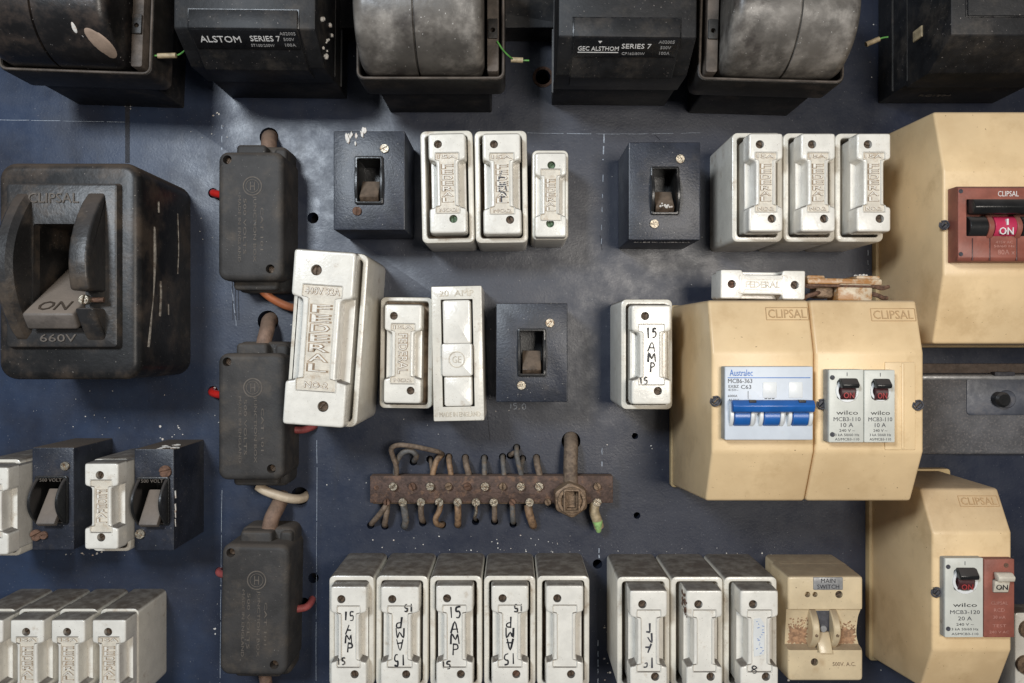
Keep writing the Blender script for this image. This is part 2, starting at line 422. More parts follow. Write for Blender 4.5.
def carrier_parts(t, ox, oy, cw, ch, zb, cz, holes, word=None, top='15A', bot='NO.2', hand=None, big=False, notch=15, nf=.295, vertical=True,
                  mt='porcelain_carrier', panel=True, seed=0, sc='screw_brown', hand_ink='ink'):
    """removable fuse carrier: a block with two finger notches, a sunk dog-bone panel, two screws"""
    rng = random.Random(seed)
    g = G(); zr = cz - notch
    g.rbox(ox - cw / 2 + .7, oy - ch / 2 + .7, ox + cw / 2 - .7, oy + ch / 2 - .7, zb, zr, 2.5, .6)
    g.poly([(x, y) for x, y in ipoly(cw, ch, cw * nf, ch * .235, ch * .25, ox, oy, min(3.4, (cw / 2 - cw * nf) * .45))], zr - .8, cz, bev=min(2.3, (cw / 2 - cw * nf) * .3), bseg=4, draft=.5)
    cut = G()
    if panel:
        cut.poly(ipoly(cw * .64, ch * .60, cw * nf * .68, ch * .235, ch * .235, ox, oy, 1.2), cz - 1.1, cz + 3, bev=.1, bseg=1)
    for hx, hy, *_ in holes:
        cut.cyl(ox + hx * cw, oy + hy * ch, (4.8 if big else 3.7), cz - 6, cz + 3, bev=.1, seg=20)
    car = g.link('carrier', mt, t, bool_=cut)
    if panel:
        A_ = ipoly(cw * .64 + 1.7, ch * .60 + 1.7, cw * nf * .68 + .85, ch * .235 - .3, ch * .235 - .3, ox, oy, 1.4)
        B_ = ipoly(cw * .64 - .1, ch * .60 - .1, cw * nf * .68 - .05, ch * .235, ch * .235, ox, oy, 1.2)
        q = lambda P_, z_: [(x, y, z_) for x, y in P_]
        m_ = [((a[0] + b[0]) / 2, (a[1] + b[1]) / 2) for a, b in zip(A_, B_)]
        G().loft([q(A_, cz - .3), q(A_, cz + .15), q(m_, cz + .6), q(B_, cz + .15), q(B_, cz - 1.3)], False, False).link('raised_border', mt, t)
    for i, (hx, hy, *q) in enumerate(holes):
        s_ = screw_geo(G(), ox + hx * cw, oy + hy * ch, 4.5 if big else 3.5, cz - 6, 2.4, rng.uniform(0, 3))
        s_.link('screw', q[0] if q else sc, t)
    if panel:
        f = G().poly(ipoly(cw * .64 - .5, ch * .60 - .5, cw * nf * .68 - .25, ch * .235, ch * .235, ox, oy, 1.2), cz - 1.6, cz - 1.05, bev=.05, bseg=1)
        f.link('sunk_panel', 'panel_stained' if word else 'porcelain_carrier', t)
    if panel and word:
        hh = ch * .40
        for nm_, m_, ex, of in (('lettering_grime', 'grime', .25, .045), ('embossed_lettering', 'letters', .95, -.004)):
            e = G()
            if vertical: e.vtext(word, ox, oy, cz - 1.15, cw * nf * .95, hh * .98, ex, of)
            else: e.text(word, ox, oy, cz - 1.15, w=hh, h=cw * nf * .8, rot=-PI / 2, ext=ex, off=of)
            if top: e.text(top, ox, oy + ch * .266, cz - 1.15, w=cw * .5, h=ch * .035, ext=ex, off=of)
            if bot: e.text(bot, ox, oy - ch * .266, cz - 1.15, w=cw * .46, h=ch * .035, ext=ex, off=of)
            e.link(nm_, m_, t)
    if hand:
        st, flip, keep = hand
        fn = (lambda p: (2 * ox - p[0], 2 * oy - p[1])) if flip else None
        h = G(); zz = cz - .95; k = cw / 35. * rng.uniform(.9, 1.08)
        if st or flip: pen(h, '15', ox - 6 * k, oy + 16 * k, 12 * k, 9.5 * k, zz, .8, rng, keep, fn)
        pen(h, 'A', ox - 4.5 * k, oy + 2.5 * k, 9.5 * k, 9.5 * k, zz, .8, rng, keep, fn)
        pen(h, 'M', ox - 4.5 * k, oy - 7 * k, 9.5 * k, 8.5 * k, zz, .8, rng, keep, fn)
        pen(h, 'P', ox - 3.5 * k, oy - 17 * k, 8.5 * k, 9.5 * k, zz, .8, rng, keep, fn)
        h.link('handwriting', hand_ink, t)
        if 'x' in st:
            h = G(); pen(h, '15', ox - 12.5 * k, oy - 28.5 * k, 9.5 * k, 6.5 * k, cz + .1, .6, rng, keep, fn)
            h.link('handwriting', hand_ink, t)

H2 = [(-.18, .39), (.18, -.385)]
def fuse(label, fr, z, cr, cz, tilt=0., group=None, holes=H2, rim=4.6, rc=5., dep=20, name='fuse_holder', **kw):
    x0, y0, x1, y1 = rect(*fr, z); cx, cy = (x0 + x1) / 2, (y0 + y1) / 2; w, h = (x1 - x0) / 2, (y1 - y0) / 2
    t = thing(name, label, 'fuse holder', cx, cy, tilt, group)
    G().tub(-w, -h, w, h, 0, z, z - dep, rim, rc, 1.6).link('base', 'porcelain', t)
    G().rbox(-w + rim + .5, -h + rim + .5, w - rim - .5, h - rim - .5, z - dep - 2, z - dep + .4, 1, .1).link('cavity_floor', 'cavity', t)
    a0, b0, a1, b1 = rect(*cr, cz)
    carrier_parts(t, (a0 + a1) / 2 - cx, (b0 + b1) / 2 - cy, a1 - a0, b1 - b0, z - dep, cz, holes, **kw)
    return t

# ------------------------------------------------------------------ the board
hl = [(313, 218, 5.6), (543, 77, 7.5), (269, 137, 9.5), (268, 321, 10.5), (300, 496, 9), (313.5, 578, 5.2), (571, 441, 9.5), (635, 436, 3.2),
      (637, 515.5, 3.4), (597.5, 564, 4.8), (261, 540, 5), (213, 193, 5), (213, 391, 5), (220, 572, 5), (304, 602, 4.5)]
def zp(X, Y): return 360 + .2539 * X, 420 + .2539 * Y
up = [(210, 165), (275, 155), (350, 145), (415, 148), (490, 150), (562, 145), (592, 140), (617, 108), (640, 152), (695, 148), (320, 137)]
lo = [(42, 415), (98, 418), (175, 415), (247, 405), (325, 412), (385, 412), (455, 400), (530, 400), (603, 410), (680, 415), (925, 395)]
for q in up + lo: hl.append((*zp(*q), 3.7))
g = G(); g.rbox(-760, -520, 760, 520, -14, 0, 3, 1)
cut = G()
for i, (px, py, r) in enumerate(hl): cut.cyl(px - CX, CY - py, r, -20 - i * .003, 5 + i * .003, bev=.01, seg=24)
bd = structure(g.link('backboard', 'board', loc=(0, 0), bool_=cut))
structure(G().rbox(-760, -520, 760, 520, -40, -30, 3, 1).link('dark_backing', 'void', loc=(0, 0)))  # added dark plane behind the board, so the drilled holes look black
# scribed and chalked lines on the paint
def ribbon(g, pts, w, z=.12):
    g.tube([(p[0] - CX, CY - p[1], z) for p in pts], w, seg=4, sub=1, flat=.25 / max(.3, w))
rng = random.Random(3)
g = G()
def dashed(x0, y0, x1, y1, w, on, off):
    d = math.hypot(x1 - x0, y1 - y0); t = 0
    while t < d:
        L_ = rng.uniform(*on); e = min(d, t + L_)
        p = [(x0 + (x1 - x0) * u / d + rng.uniform(-.25, .25), y0 + (y1 - y0) * u / d + rng.uniform(-.25, .25)) for u in (t, (t + e) / 2, e)]
        ribbon(g, p, w * rng.uniform(.6, 1.3)); t = e + rng.uniform(*off)
dashed(0, 120, 125, 122, .25, (20, 60), (1, 3)); dashed(527, 133, 620, 134, .25, (14, 40), (1, 5)); dashed(620, 134, 700, 133, .2, (14, 40), (2, 8))
dashed(604, 134, 603, 160, .9, (4, 12), (1, 6)); dashed(603, 175, 601, 250, .4, (4, 9), (6, 14))
dashed(222, 125, 222, 150, .7, (3, 8), (3, 8)); dashed(320, 132, 320, 240, .2, (3, 9), (5, 14)); dashed(222, 490, 220, 683, .22, (20, 60), (1, 5))
dashed(317, 440, 316, 683, .22, (20, 60), (1, 5)); dashed(602, 448, 602, 470, .4, (4, 8), (4, 8))
dashed(599, 548, 599, 558, .7, (3, 6), (1, 3)); dashed(594, 475, 612, 475, .3, (3, 6), (1, 3)); dashed(232, 290, 237, 330, .35, (8, 12), (3, 6))
dashed(868, 250, 868, 270, .35, (3, 6), (3, 6)); dashed(598, 640, 598, 683, .6, (3, 8), (2, 6)); dashed(0, 268, 0, 262, .4, (3, 4), (3, 6))
g.link('chalk_line', 'chalk', loc=(0, 0)); o = bpy.data.objects['chalk_line']
tag(o, 'faint pale scribed and chalked guide lines on the dark blue board', 'marking'); o['kind'] = 'stuff'
g = G()
ribbon(g, [(127.5, 104), (127.5, 163)], 3.2)  # shading of the seam, drawn as a flat dark band
for k in range(3): ribbon(g, [(232 + k * 3.2, 250 + 20 * k), (233 + k * 3, 320)], .5)
for (a, b, c, d) in ((655, 135, 660, 140), (600, 235, 602, 250), (486, 400, 490, 440)): ribbon(g, [(a, b), (c, d)], .4)
o = g.link('dark_streak', 'groove', loc=(0, 0)); tag(o, 'dark dribbled paint streaks and a painted seam shade band on the blue board', 'marking'); o['kind'] = 'stuff'
# chips of pale paint and plaster stuck on the board
g = G()
def chip(g, px, py, r, z=0., h=.5):
    n = rng.randint(5, 7); a0 = rng.random() * 6; pts = []
    for k in range(n):
        a = a0 + 2 * PI * k / n; q = r * rng.uniform(.45, 1.15); pts.append((px - CX + q * math.cos(a) * 1.15, CY - py + q * math.sin(a)))
    g.poly(pts, z, z + h * rng.uniform(.6, 1.4), bev=.12, bseg=1)
def cloud(x0, y0, x1, y1, n, r0, r1):
    for _ in range(int(n * .6)): chip(g, rng.uniform(x0, x1), rng.uniform(y0, y1), rng.uniform(r0, r1) * rng.choice((.6, 1, 1)))
cloud(0, 110, 1024, 683, 150, .3, .75); cloud(150, 425, 185, 440, 16, .5, 1.7); cloud(200, 110, 250, 150, 12, .4, 1.1); cloud(322, 0, 358, 90, 26, .4, 1.3)
cloud(118, 104, 140, 112, 8, .5, 1.8); cloud(60, 548, 132, 556, 22, .5, 1.5); cloud(370, 535, 590, 553, 60, .3, .9); cloud(605, 545, 780, 555, 24, .3, .8)
cloud(598, 625, 610, 683, 14, .5, 1.5); cloud(775, 660, 790, 683, 10, .8, 2.0); cloud(90, 415, 140, 425, 8, .3, .8); cloud(900, 10, 1000, 40, 10, .4, .9)
cloud(860, 20, 900, 100, 10, .3, .8); cloud(200, 190, 218, 240, 8, .4, 1.0); cloud(214, 330, 224, 430, 10, .5, 1.4); cloud(214, 600, 222, 640, 5, .7, 1.6)
cloud(495, 402, 530, 412, 8, .4, .9); cloud(0, 380, 120, 440, 12, .3, .8)
o = g.link('paint_fleck', 'flake', loc=(0, 0)); tag(o, 'specks and crumbs of pale paint stuck on the dark blue board', 'debris'); o['kind'] = 'stuff'
# chalk figures 15.01 under the middle switch
g = G()
for i, (c, x) in enumerate((('1', 508), ('5', 512), ('O', 521))):
    pen(g, c, x - CX, CY - 409, 6, 5.5, .3, .4, rng)
tag(g.link('chalk_figure', 'chalk', loc=(0, 0)), 'small pale blue handwritten figures below the middle black switch', 'marking')
g = G().ring(543 - CX, CY - 77, 10.5, 7.6, 0, .5)
tag(g.link('rust_ring', 'rust', loc=(0, 0)), 'rusty ring round the large hole between two of the top fuse units', 'rust mark')

# ------------------------------------------------------------------ top row: cylinder fuse units
def drum_unit(label, x0, x1, y0, tilt, mt, inner_left, seam=.5, dots=False):
    cx = (x0 + x1) / 2; w = (x1 - x0) / 2; H = 108
    t = thing('drum_fuse_unit', label, 'fuse unit', cx, y0 + H / 2, tilt, 'round drum fuse units along the top')
    b = -H / 2
    G().rbox(-w + 14, b + 1, w - 14, -b - 1, 0, 64, 2, 1).link('base', 'black_plastic', t)
    G().tub(-w, b, w, -b, 60, 99, 66, 3.2, 7, 1.4, 4).link('tray', 'tray', t)
    g = G().tube([(x, y, 99.2) for x, y in rrect(-w + 1.6, b + 1.6, w - 1.6, -b - 1.6, 6, 4)] + [(w - 1.6, -b - 8, 99.2)], 1.0, seg=8, sub=1)
    g.link('tray_rim', 'tray_inside', t)
    # the drum: turned about the x axis, a groove at the seam
    L0, L1 = -w + (18 if inner_left else 6), w - (6 if inner_left else 18)
    r = 50.; sm = L0 + (L1 - L0) * seam
    pr = [(L0, 1), (L0, r - 7), (L0 + 2, r - 3), (L0 + 6, r - .6), (L0 + 10, r), (sm - 1.2, r), (sm - .8, r - 2.4), (sm + .4, r - 2.4), (sm + .9, r),
          (L1 - 10, r), (L1 - 6, r - .6), (L1 - 2, r - 3), (L1, r - 7), (L1, 1)]
    g = G(); seg = 64
    g.loft([[(x, q * math.cos(2 * PI * k / seg), 99 + q * math.sin(2 * PI * k / seg)) for k in range(seg)] for x, q in pr])
    dr = g.link('drum', mt, t, smooth=50)
    s = -1 if inner_left else 1
    e = (-w + 10.5) if inner_left else (w - 10.5)
    cutr = G().cyl(e, -14, 2.1, 90, 120, bev=.01)
    G().rbox(e - 5, b + 5, e + 5, -b - 5, 66, 106, 2, 1).link('end_plate', 'tray_inside', t, bool_=cutr)
    G().rbox(e - 4.2, -21, e + 4.2, -4, 105, 108, 1, .5).link('terminal', 'tray', t, bool_=G().cyl(e, -14, 2.1, 100, 120, bev=.01))
    if dots:
        def drum_spot(cx_, cy_, a_, b_, sk, m_):
            g = G(); lps = []
            for q in (1, .8, .6, .4, .2, .05):
                lp = []
                for k in range(28):
                    th = k * PI / 14; wob = 1 + .05 * math.sin(3 * th + cx_)
                    X_ = cx_ + q * wob * (a_ * math.cos(th)); Y_ = cy_ + q * wob * (b_ * math.sin(th) - sk * math.cos(th))
                    lp.append((X_, Y_, 99 + math.sqrt(max(1, r * r - Y_ * Y_)) + (.35 if q < 1 else -.3)))
                lps.append(lp)
            g.loft(lps, False, True).link('paint_spot', m_, t, smooth=80)
        drum_spot(38, -38, 10.5, 7, 5, 'beige_spot'); drum_spot(21, -30, 2.0, 3.6, 1, 'flake')
        g = G().rbox(-4, 4, 7, 11, 140, 151, 2, 1).cyl(1.5, 7.5, 2.6, 149, 154)
        g.link('seal', 'ferrule', t)
    return t
drum_unit('glossy black drum fuse unit in the top left corner, beige paint spot on it', -446, -312, 234, .035, 'cylinder_black', False, .45, True)
drum_unit('dusty grey drum fuse unit at the top between the two lettered black units', -136, -6, 228, 0, 'cylinder_grey', False, .47)
drum_unit('pale grey drum fuse unit at the top, right of the centre lettered unit', 163, 291, 226, .028, 'cylinder_grey', True, .52)

def lettered_unit(label, x0, x1, y0, tilt, kind):
    cx = (x0 + x1) / 2; w = (x1 - x0) / 2; H = 150
    t = thing('fuse_unit', label, 'fuse unit', cx, y0 + H / 2, tilt, 'square black fuse units along the top')
    b = -H / 2
    G().prof([(b + 3, 0), (-b - 3, 0), (-b - 3, 58), (b + 3, 58)], -w + 1, w - 1, 1).link('base', 'black_plastic', t)
    P = [(b, 56), (-b, 56), (-b, 95), (-b - 20, 130), (b + 20, 130), (b, 95)]
    G().prof(P, -w, w, 1.6, 2).link('housing', 'black_plastic', t)
    yi = b + 20; ir = w * .755; il = -w * .775
    tp = b + 35
    Q = [(b - .1, 74), (tp, 74), (tp, 132.6), (yi - .6, 132.6), (b - 2.4, 96), (b - 2.4, 74)]
    if kind:
        G().prof([(tp + 1.4, 100), (tp + 1.4, 130.7), (yi, 130.7), (yi - 20.5, 95), (yi - 20.5, 92)], il - 1.3, ir + 1.3, .2, 1).link('shadow_gap', 'label_black', t)
        G().prof(Q, il, ir, .7, 2).link('front_handle', 'black_plastic', t)
    else:
        G().rbox(il - 1.2, tp - .8, ir + 1.2, -b - 24, 128, 130.6, 1, .2).link('shadow_gap', 'label_black', t)
        G().rbox(il, tp, ir, -b - 26, 128, 132, 1.5, .6).link('front_handle', 'black_plastic', t)
    # lettering lies on the lower, sloping face of the handle
    Dn = Vector((0, (b - 2.4) - (yi - .6), 96 - 132.6)).normalized()   # down the slope
    nrm = Vector((1, 0, 0)).cross(-Dn).normalized()
    if nrm.z < 0: nrm = -nrm
    org = Vector(((il + ir) / 2, yi - .6, 132.6)) + Dn * 10.5 + nrm * .25
    MT = Matrix(((1, -Dn.x, nrm.x, org.x), (0, -Dn.y, nrm.y, org.y), (0, -Dn.z, nrm.z, org.z), (0, 0, 0, 1)))
    hw = (ir - il) / 2
    if kind:
        G().rbox(-hw + 1, -9.5, hw - 1, 9.2, -.1, .35, 1, .1, mtx=MT).link('label_plate', 'label_black', t)
        g = G()
        if kind == 1:
            g.text('ALSTOM', -hw * .48, 0, .35, w=hw * .76, h=6.2, ext=.2, mtx=MT)
            g.text('SERIES 7', hw * .36, 1, .35, w=hw * .56, h=5.2, ext=.2, mtx=MT)
        else:
            g.text('GEC ALSTHOM', -hw * .52, -1, .35, w=hw * .78, h=4.2, ext=.2, mtx=MT)
            g.rbox(-hw * .91, -5.2, -hw * .13, -4.5, .35, .5, .1, .02, mtx=MT)
            g.poly([(-hw * .5 - 1.6, 6.5), (-hw * .5, 4.2), (-hw * .5 + 1.6, 6.5)], .35, .5, .02, 1, mtx=MT)
            g.text('SERIES 7', hw * .2, 1.6, .35, w=hw * .56, h=4.6, ext=.2, mtx=MT)
        g.link('lettering', 'white_ink', t)
        g = G()
        k = hw * (.80 if kind == 1 else .76)
        for i, s_ in enumerate(('A02005', '500V', '100A')): g.text(s_, k, 6 - i * 5.6, .35, w=hw * (.3 if i == 0 else .2), h=2.9, ext=.2, mtx=MT)
        g.text('ST100/200W' if kind == 1 else 'CP160/80W', hw * (.28 if kind == 1 else .16), -5.8, .35, w=hw * .44, h=2.6, ext=.2, mtx=MT)
        g.link('small_lettering', 'grey_ink', t)
    else:
        g = G().text('RC1004', 4, -2, .4, w=30, h=4.5, ext=.2, mtx=Matrix.Translation((-20, b + 2.4, 0)) @ Matrix.Rotation(PI / 2, 4, 'X') @ Matrix.Translation((0, 30, 0)))
        g.link('lettering', 'emboss_grey', t)
        g = G().rbox(-w - 1.6, b + 36, -w + 1, b + 46, 72, 86, 1, .5)
        g.link('side_clip', 'ferrule', t)
    # side grooves
    g = G()
    for zz in (30, 58):
        g.rbox(-w - .5, b + 5, w + .5, -b - 5, zz, zz + 1.4, 1, .2)
    g.link('side_rib', 'tray', t)
    return t
u1 = lettered_unit('square black fuse unit lettered in pale capitals, second from the top left', -281, -163, 240, .01, 1)
u2 = lettered_unit('square black fuse unit with underlined lettering at the top centre right', 39, 154, 233, .008, 2)
u3 = lettered_unit('square black fuse unit without a label in the top right corner', 365, 482, 235, 0, 0)
# crumbs stuck on u1's right side
g = G()
for _ in range(12):
    x, y, z = 59.4, rng.uniform(-66, -30), rng.uniform(70, 120)
    g.merge_done = None
    bmesh.ops.create_icosphere(g.bm, subdivisions=1, radius=rng.uniform(.8, 2.6), matrix=Matrix.Translation((x, y, z)))
g.link('paint_crumb', 'flake', u1)
# dark rail behind the top row
tag(G().rbox(-190, 300, 66, 346, 0, 34, 1, 1).link('busbar_cover', 'black_plastic', loc=(0, 0)), 'plain black cover strip behind the drum unit at the top edge', 'cover strip')
tag(G().rbox(-320, 330, -170, 360, 0, 30, 1, 1).link('busbar_cover', 'black_plastic', loc=(0, 0)), 'plain black cover strip behind the lettered unit, top left', 'cover strip')
# little earth tails with crimped ends
def tail(label, pts, zs, fpts, green=True):
    P = [(bx(x, z), by(y, z), z) for (x, y), z in zip(pts, zs)]
    o = Vector(P[0]); t = thing('wire_tail', label, 'wire', o.x, o.y)
    G().tube([Vector(p) - Vector((o.x, o.y, 0)) for p in P], .75, seg=8).link('wire', 'cable_green', t)
    (a, b, z) = fpts; Q = [(bx(x, z) - o.x, by(y, z) - o.y, z) for x, y in (a, b)]
    G().tube(Q, 2.3, seg=12, sub=1).link('crimp', 'ferrule', t)
tail('green wire tail with tan crimp beside the top left drum unit', [(152, 55.5), (165, 56), (178, 55), (187, 49), (195, 45)], [95, 95, 92, 88, 80], ((158, 56), (176, 55.5), 95))
tail('green wire tail with pale crimp hanging right of the grey drum unit', [(497, 41), (503, 50), (510, 57), (516, 60), (529, 60.5)], [108, 104, 98, 92, 90], ((511, 59.8), (523, 60.3), 93))
tail('green wire tail with brass crimp between the last two top units', [(888, 37), (882, 38), (875, 41), (868, 44)], [70, 70, 70, 70], ((866, 44.5), (879, 39), 70))

# ------------------------------------------------------------------ large black three phase switch
t = thing('isolator_switch', 'big black bakelite isolator switch with an ON lever at the left edge', 'switch', -383, 61)
bw, bh = 61.5, 94.
g = G().rbox(-bw, -bh, bw, bh, 0, 106, 15, 7, seg=7, bseg=4)
cut = G().rbox(-26, -50, 19.5, 40, 25, 140, 2, .2)
g.link('housing', 'bakelite', t, bool_=cut)
g = G().rbox(-49, -66, 46, 74, 104, 113, 3, 2.2, draft=1.5)
g.link('face_plate', 'bakelite_dusty', t, bool_=G().rbox(-25.5, -49.5, 19, 39.5, 60, 140, 2, .2))
g = G().fin(-43, -27, -62, 68, 110, 32, 4.2, .8); g.link('cheek', 'bakelite_dusty', t)
def cheek_piece(ya, yb, x0, x1):
    pr = [(ya, 109)]
    for k in range(9):
        y = ya + (yb - ya) * k / 8; u = (y + 62) / 130.
        pr.append((y, 110 + 32 * max(0, math.sin(PI * u)) ** .8))
    pr.append((yb, 109)); return G().prof(pr, x0, x1, 2.6, 3)
cheek_piece(-19, 67, 20, 36).link('cheek', 'bakelite_dusty', t)
cheek_piece(-61, -33, 20, 36).link('broken_cheek', 'bakelite_dusty', t)
# lever
b = bmesh.new()
G_ = G(); A = [(-25, 14, 52), (18.5, 14, 52), (18.5, -38, 131), (-25, -38, 131)]
nrm = (Vector(A[1]) - Vector(A[0])).cross(Vector(A[3]) - Vector(A[0])).normalized(); nrm = -nrm if nrm.z < 0 else nrm
vs = [b.verts.new(Vector(p)) for p in A] + [b.verts.new(Vector(p) - nrm * 16) for p in A]
for f in ((0, 1, 2, 3), (7, 6, 5, 4), (0, 4, 5, 1), (1, 5, 6, 2), (2, 6, 7, 3), (3, 7, 4, 0)): b.faces.new([vs[i] for i in f])
bmesh.ops.bevel(b, geom=b.edges[:], offset=2.6, segments=3, affect='EDGES', profile=.5)
G_.merge(b); lev = G_.link('lever', 'toggle_dusty', t)
ax = (Vector(A[0]) - Vector(A[3])).normalized(); o_ = Vector((-3, -31, 0)); o_.z = 52 + (14 - o_.y) / 52 * 79; o_ = o_ + nrm * .1
MT = Matrix(((1, ax.x, nrm.x, o_.x), (0, ax.y, nrm.y, o_.y), (0, ax.z, nrm.z, o_.z), (0, 0, 0, 1)))
G().text('ON', 0, 0, -.3, w=26, h=14, ext=.9, mtx=MT).link('embossed_lettering', 'bakelite', t)
G().text('CLIPSAL', -8, 61.5, 112.6, w=43, h=8.5, ext=1.4).text('660V', -4, -58, 112.6, w=31, h=6.5, ext=1.4).link('embossed_lettering', 'emboss_grey', t)
G().rbox(-22, 24, 17, 26, 60, 62, .5, .3).link('pivot_bar', 'screw_bright', t)
screw_geo(G(), 26, -26, 4.2, 124, 5, 1.4).link('screw', 'screw_bright', t)
g = G().tube([(21, -26, 123), (39, -26, 121)], 2.2, seg=10, sub=1); g.link('pin', 'rust', t)
# paint dribble down its right side
def side_dribble(pts, r):
    g = G(); g.tube(pts, r, seg=6, sub=3); return g
side_dribble([(bw + .0, 42, 78), (bw + .2, 10, 78), (bw + .2, -20, 80), (bw - .4, -40, 84), (bw + .1, -66, 90)], lambda u: 1.0 + .5 * math.sin(9 * u)).link('paint_dribble', 'dribble', t)
side_dribble([(bw + .2, -6, 66), (bw + .3, -22, 66), (bw + .3, -38, 68)], 1.1).link('paint_dribble', 'dribble', t)
side_dribble([(bw + .2, 66, 70), (bw + .3, 56, 70)], .9).link('paint_dribble', 'dribble', t)
side_dribble([(bw + .2, 62, 30), (bw + .3, 30, 28), (bw + .2, 4, 30)], .5).link('paint_dribble', 'dribble', t)
side_dribble([(bw + .2, -26, 50), (bw + .3, -36, 50)], .7).link('paint_dribble', 'dribble', t)

# ------------------------------------------------------------------ three dark grey connector boxes with cables
def connector(label, x0, x1, y0, y1, tilt, nub):
    cx, cy = (x0 + x1) / 2, (y0 + y1) / 2; w, h = (x1 - x0) / 2, (y1 - y0) / 2
    t = thing('junction_box', label, 'junction box', cx, cy, tilt, 'dark grey junction boxes in a column')
    G().rbox(-w + 9, -h - 10, w - 2, h + 11, 0, 26, 8, 5, bseg=3).link('base', 'isolator', t)
    for q in ((-w + 13, h - 6, w - 20, h + 9.5, 20, 38), (w - 15, h - 6, w - 3, h + 8, 10, 30), (-w + 9, -h - 8, w - 10, -h + 6, 18, 34)):
        G().rbox(*q, 4, 3, bseg=3).link('cable_clamp', 'isolator', t)
    cut = G().cyl(-w + 9, h - 8, 4.2, 36, 70, seg=20).cyl(w - 12, -h + 11, 4.2, 36, 70, seg=20)
    G().rbox(-w, -h, w, h, 0, 50, 9, 5.5, seg=6, bseg=4).link('cover', 'isolator', t, bool_=cut)
    g = G().ring(2, h * .46, 9, 8, 49.5, 50.35, 28).ring(2, h * .46, 6.3, 5.8, 49.5, 50.35, 24).text('H', 2, h * .46, 49.7, w=4.5, h=8, ext=.6)
    g.text('JUNCTION BOX', 4, -h * .2, 49.7, w=62, h=3.6, rot=-PI / 2, ext=.6)
    g.text('500 VOLTS', -5, -h * .16, 49.7, w=52, h=2.8, rot=-PI / 2, ext=.6).text('MADE IN ENGLAND', -10, -h * .2, 49.7, w=62, h=2.6, rot=-PI / 2, ext=.6)
    g.text('CAT 101', 11, -h * .2, 49.7, w=40, h=2.6, rot=-PI / 2, ext=.6)
    g.link('embossed_lettering', 'emboss_grey', t)
    for sx, sy in ((-w + 9, h - 8), (w - 12, -h + 11)): screw_geo(G(), sx, sy, 3.4, 42, 1.5, 1).link('screw', 'screw_brown', t)
connector('upper dark grey junction box, right of the big black isolator', -275.5, -214, 57, 178, .003, 0)
connector('middle dark grey junction box of the column, left of the big white fuse holder', -275.5, -213, -130, -11, 0, 0)
connector('lowest dark grey junction box of the column, near the bottom edge', -273, -209.5, -313, -190, .018, 0)
def cable(label, pts, r, m, name='cable', group=None):
    P = [Vector((bx(x, max(z, 0)), by(y, max(z, 0)), z)) for x, y, z in pts]
    o = Vector((P[0].x, P[0].y, 0)); g = G().tube([p - o for p in P], r, seg=14, sub=6)
    return tag(g.link(name, m, loc=(o.x, o.y)), label, 'wire' if name == 'wire' else 'cable', group)
cable('thick brown cable entering the top of the upper junction box', [(269, 135, -12), (269, 137, -2), (269, 141, 8), (269, 147, 14), (269, 158, 16)], 7.6, 'cable_brown')
cable('thick brown cable leaving a hole above the middle junction box', [(270, 318, -12), (269, 321, 0), (267, 330, 14), (264, 342, 20), (263, 356, 20)], 7.2, 'cable_brown')
cable('reddish brown cable entering the top of the lowest junction box', [(283, 496, -6), (281, 500, 4), (277, 508, 16), (272, 518, 22), (268, 534, 22)], 7.4, 'cable_brown')
cable('cream cable bending into a hole between the lower two junction boxes', [(258, 486, 14), (266, 491, 16), (280, 496, 17), (294, 499, 12), (303, 498, 0), (306, 496, -12)], 4.6, 'cable_cream')
cable('orange wire curving from under the upper junction box towards the big white fuse holder', [(258, 286, 20), (266, 294, 18), (276, 301, 14), (290, 307, 10), (302, 308, 4), (312, 306, 1)], 4.0, 'cable_orange', 'wire')
cable('pink wire stub below the big white fuse holder', [(280, 426, 14), (290, 429, 14), (302, 430, 10), (312, 427, 3), (316, 424, -6)], 3.6, 'cable_pink', 'wire')
cable('pink wire bending out of the right side of the lowest junction box', [(290, 611, 16), (297, 609, 16), (306, 607, 12), (311, 602, 4), (312, 597, -8)], 3.6, 'cable_pink', 'wire')
cable('bright red wire end at the left of the upper junction box', [(226, 196, 14), (217, 194, 9), (213.5, 193, 4), (212, 192, -8)], 3.8, 'cable_red', 'wire')
cable('red wire end at the left of the middle junction box', [(226, 396, 14), (216, 394, 9), (212, 392, 4), (212, 390, -8)], 3.8, 'cable_red', 'wire')
cable('dull red wire end at the left of the lowest junction box', [(230, 575, 14), (222, 574, 9), (219, 572, 4), (219, 571, -8)], 3.6, 'cable_pink', 'wire')
cable('short brown cable end poking out below the lowest junction box', [(264, 672, 14), (266, 682, 12), (267, 694, 4), (267, 706, 2)], 6, 'cable_brown')

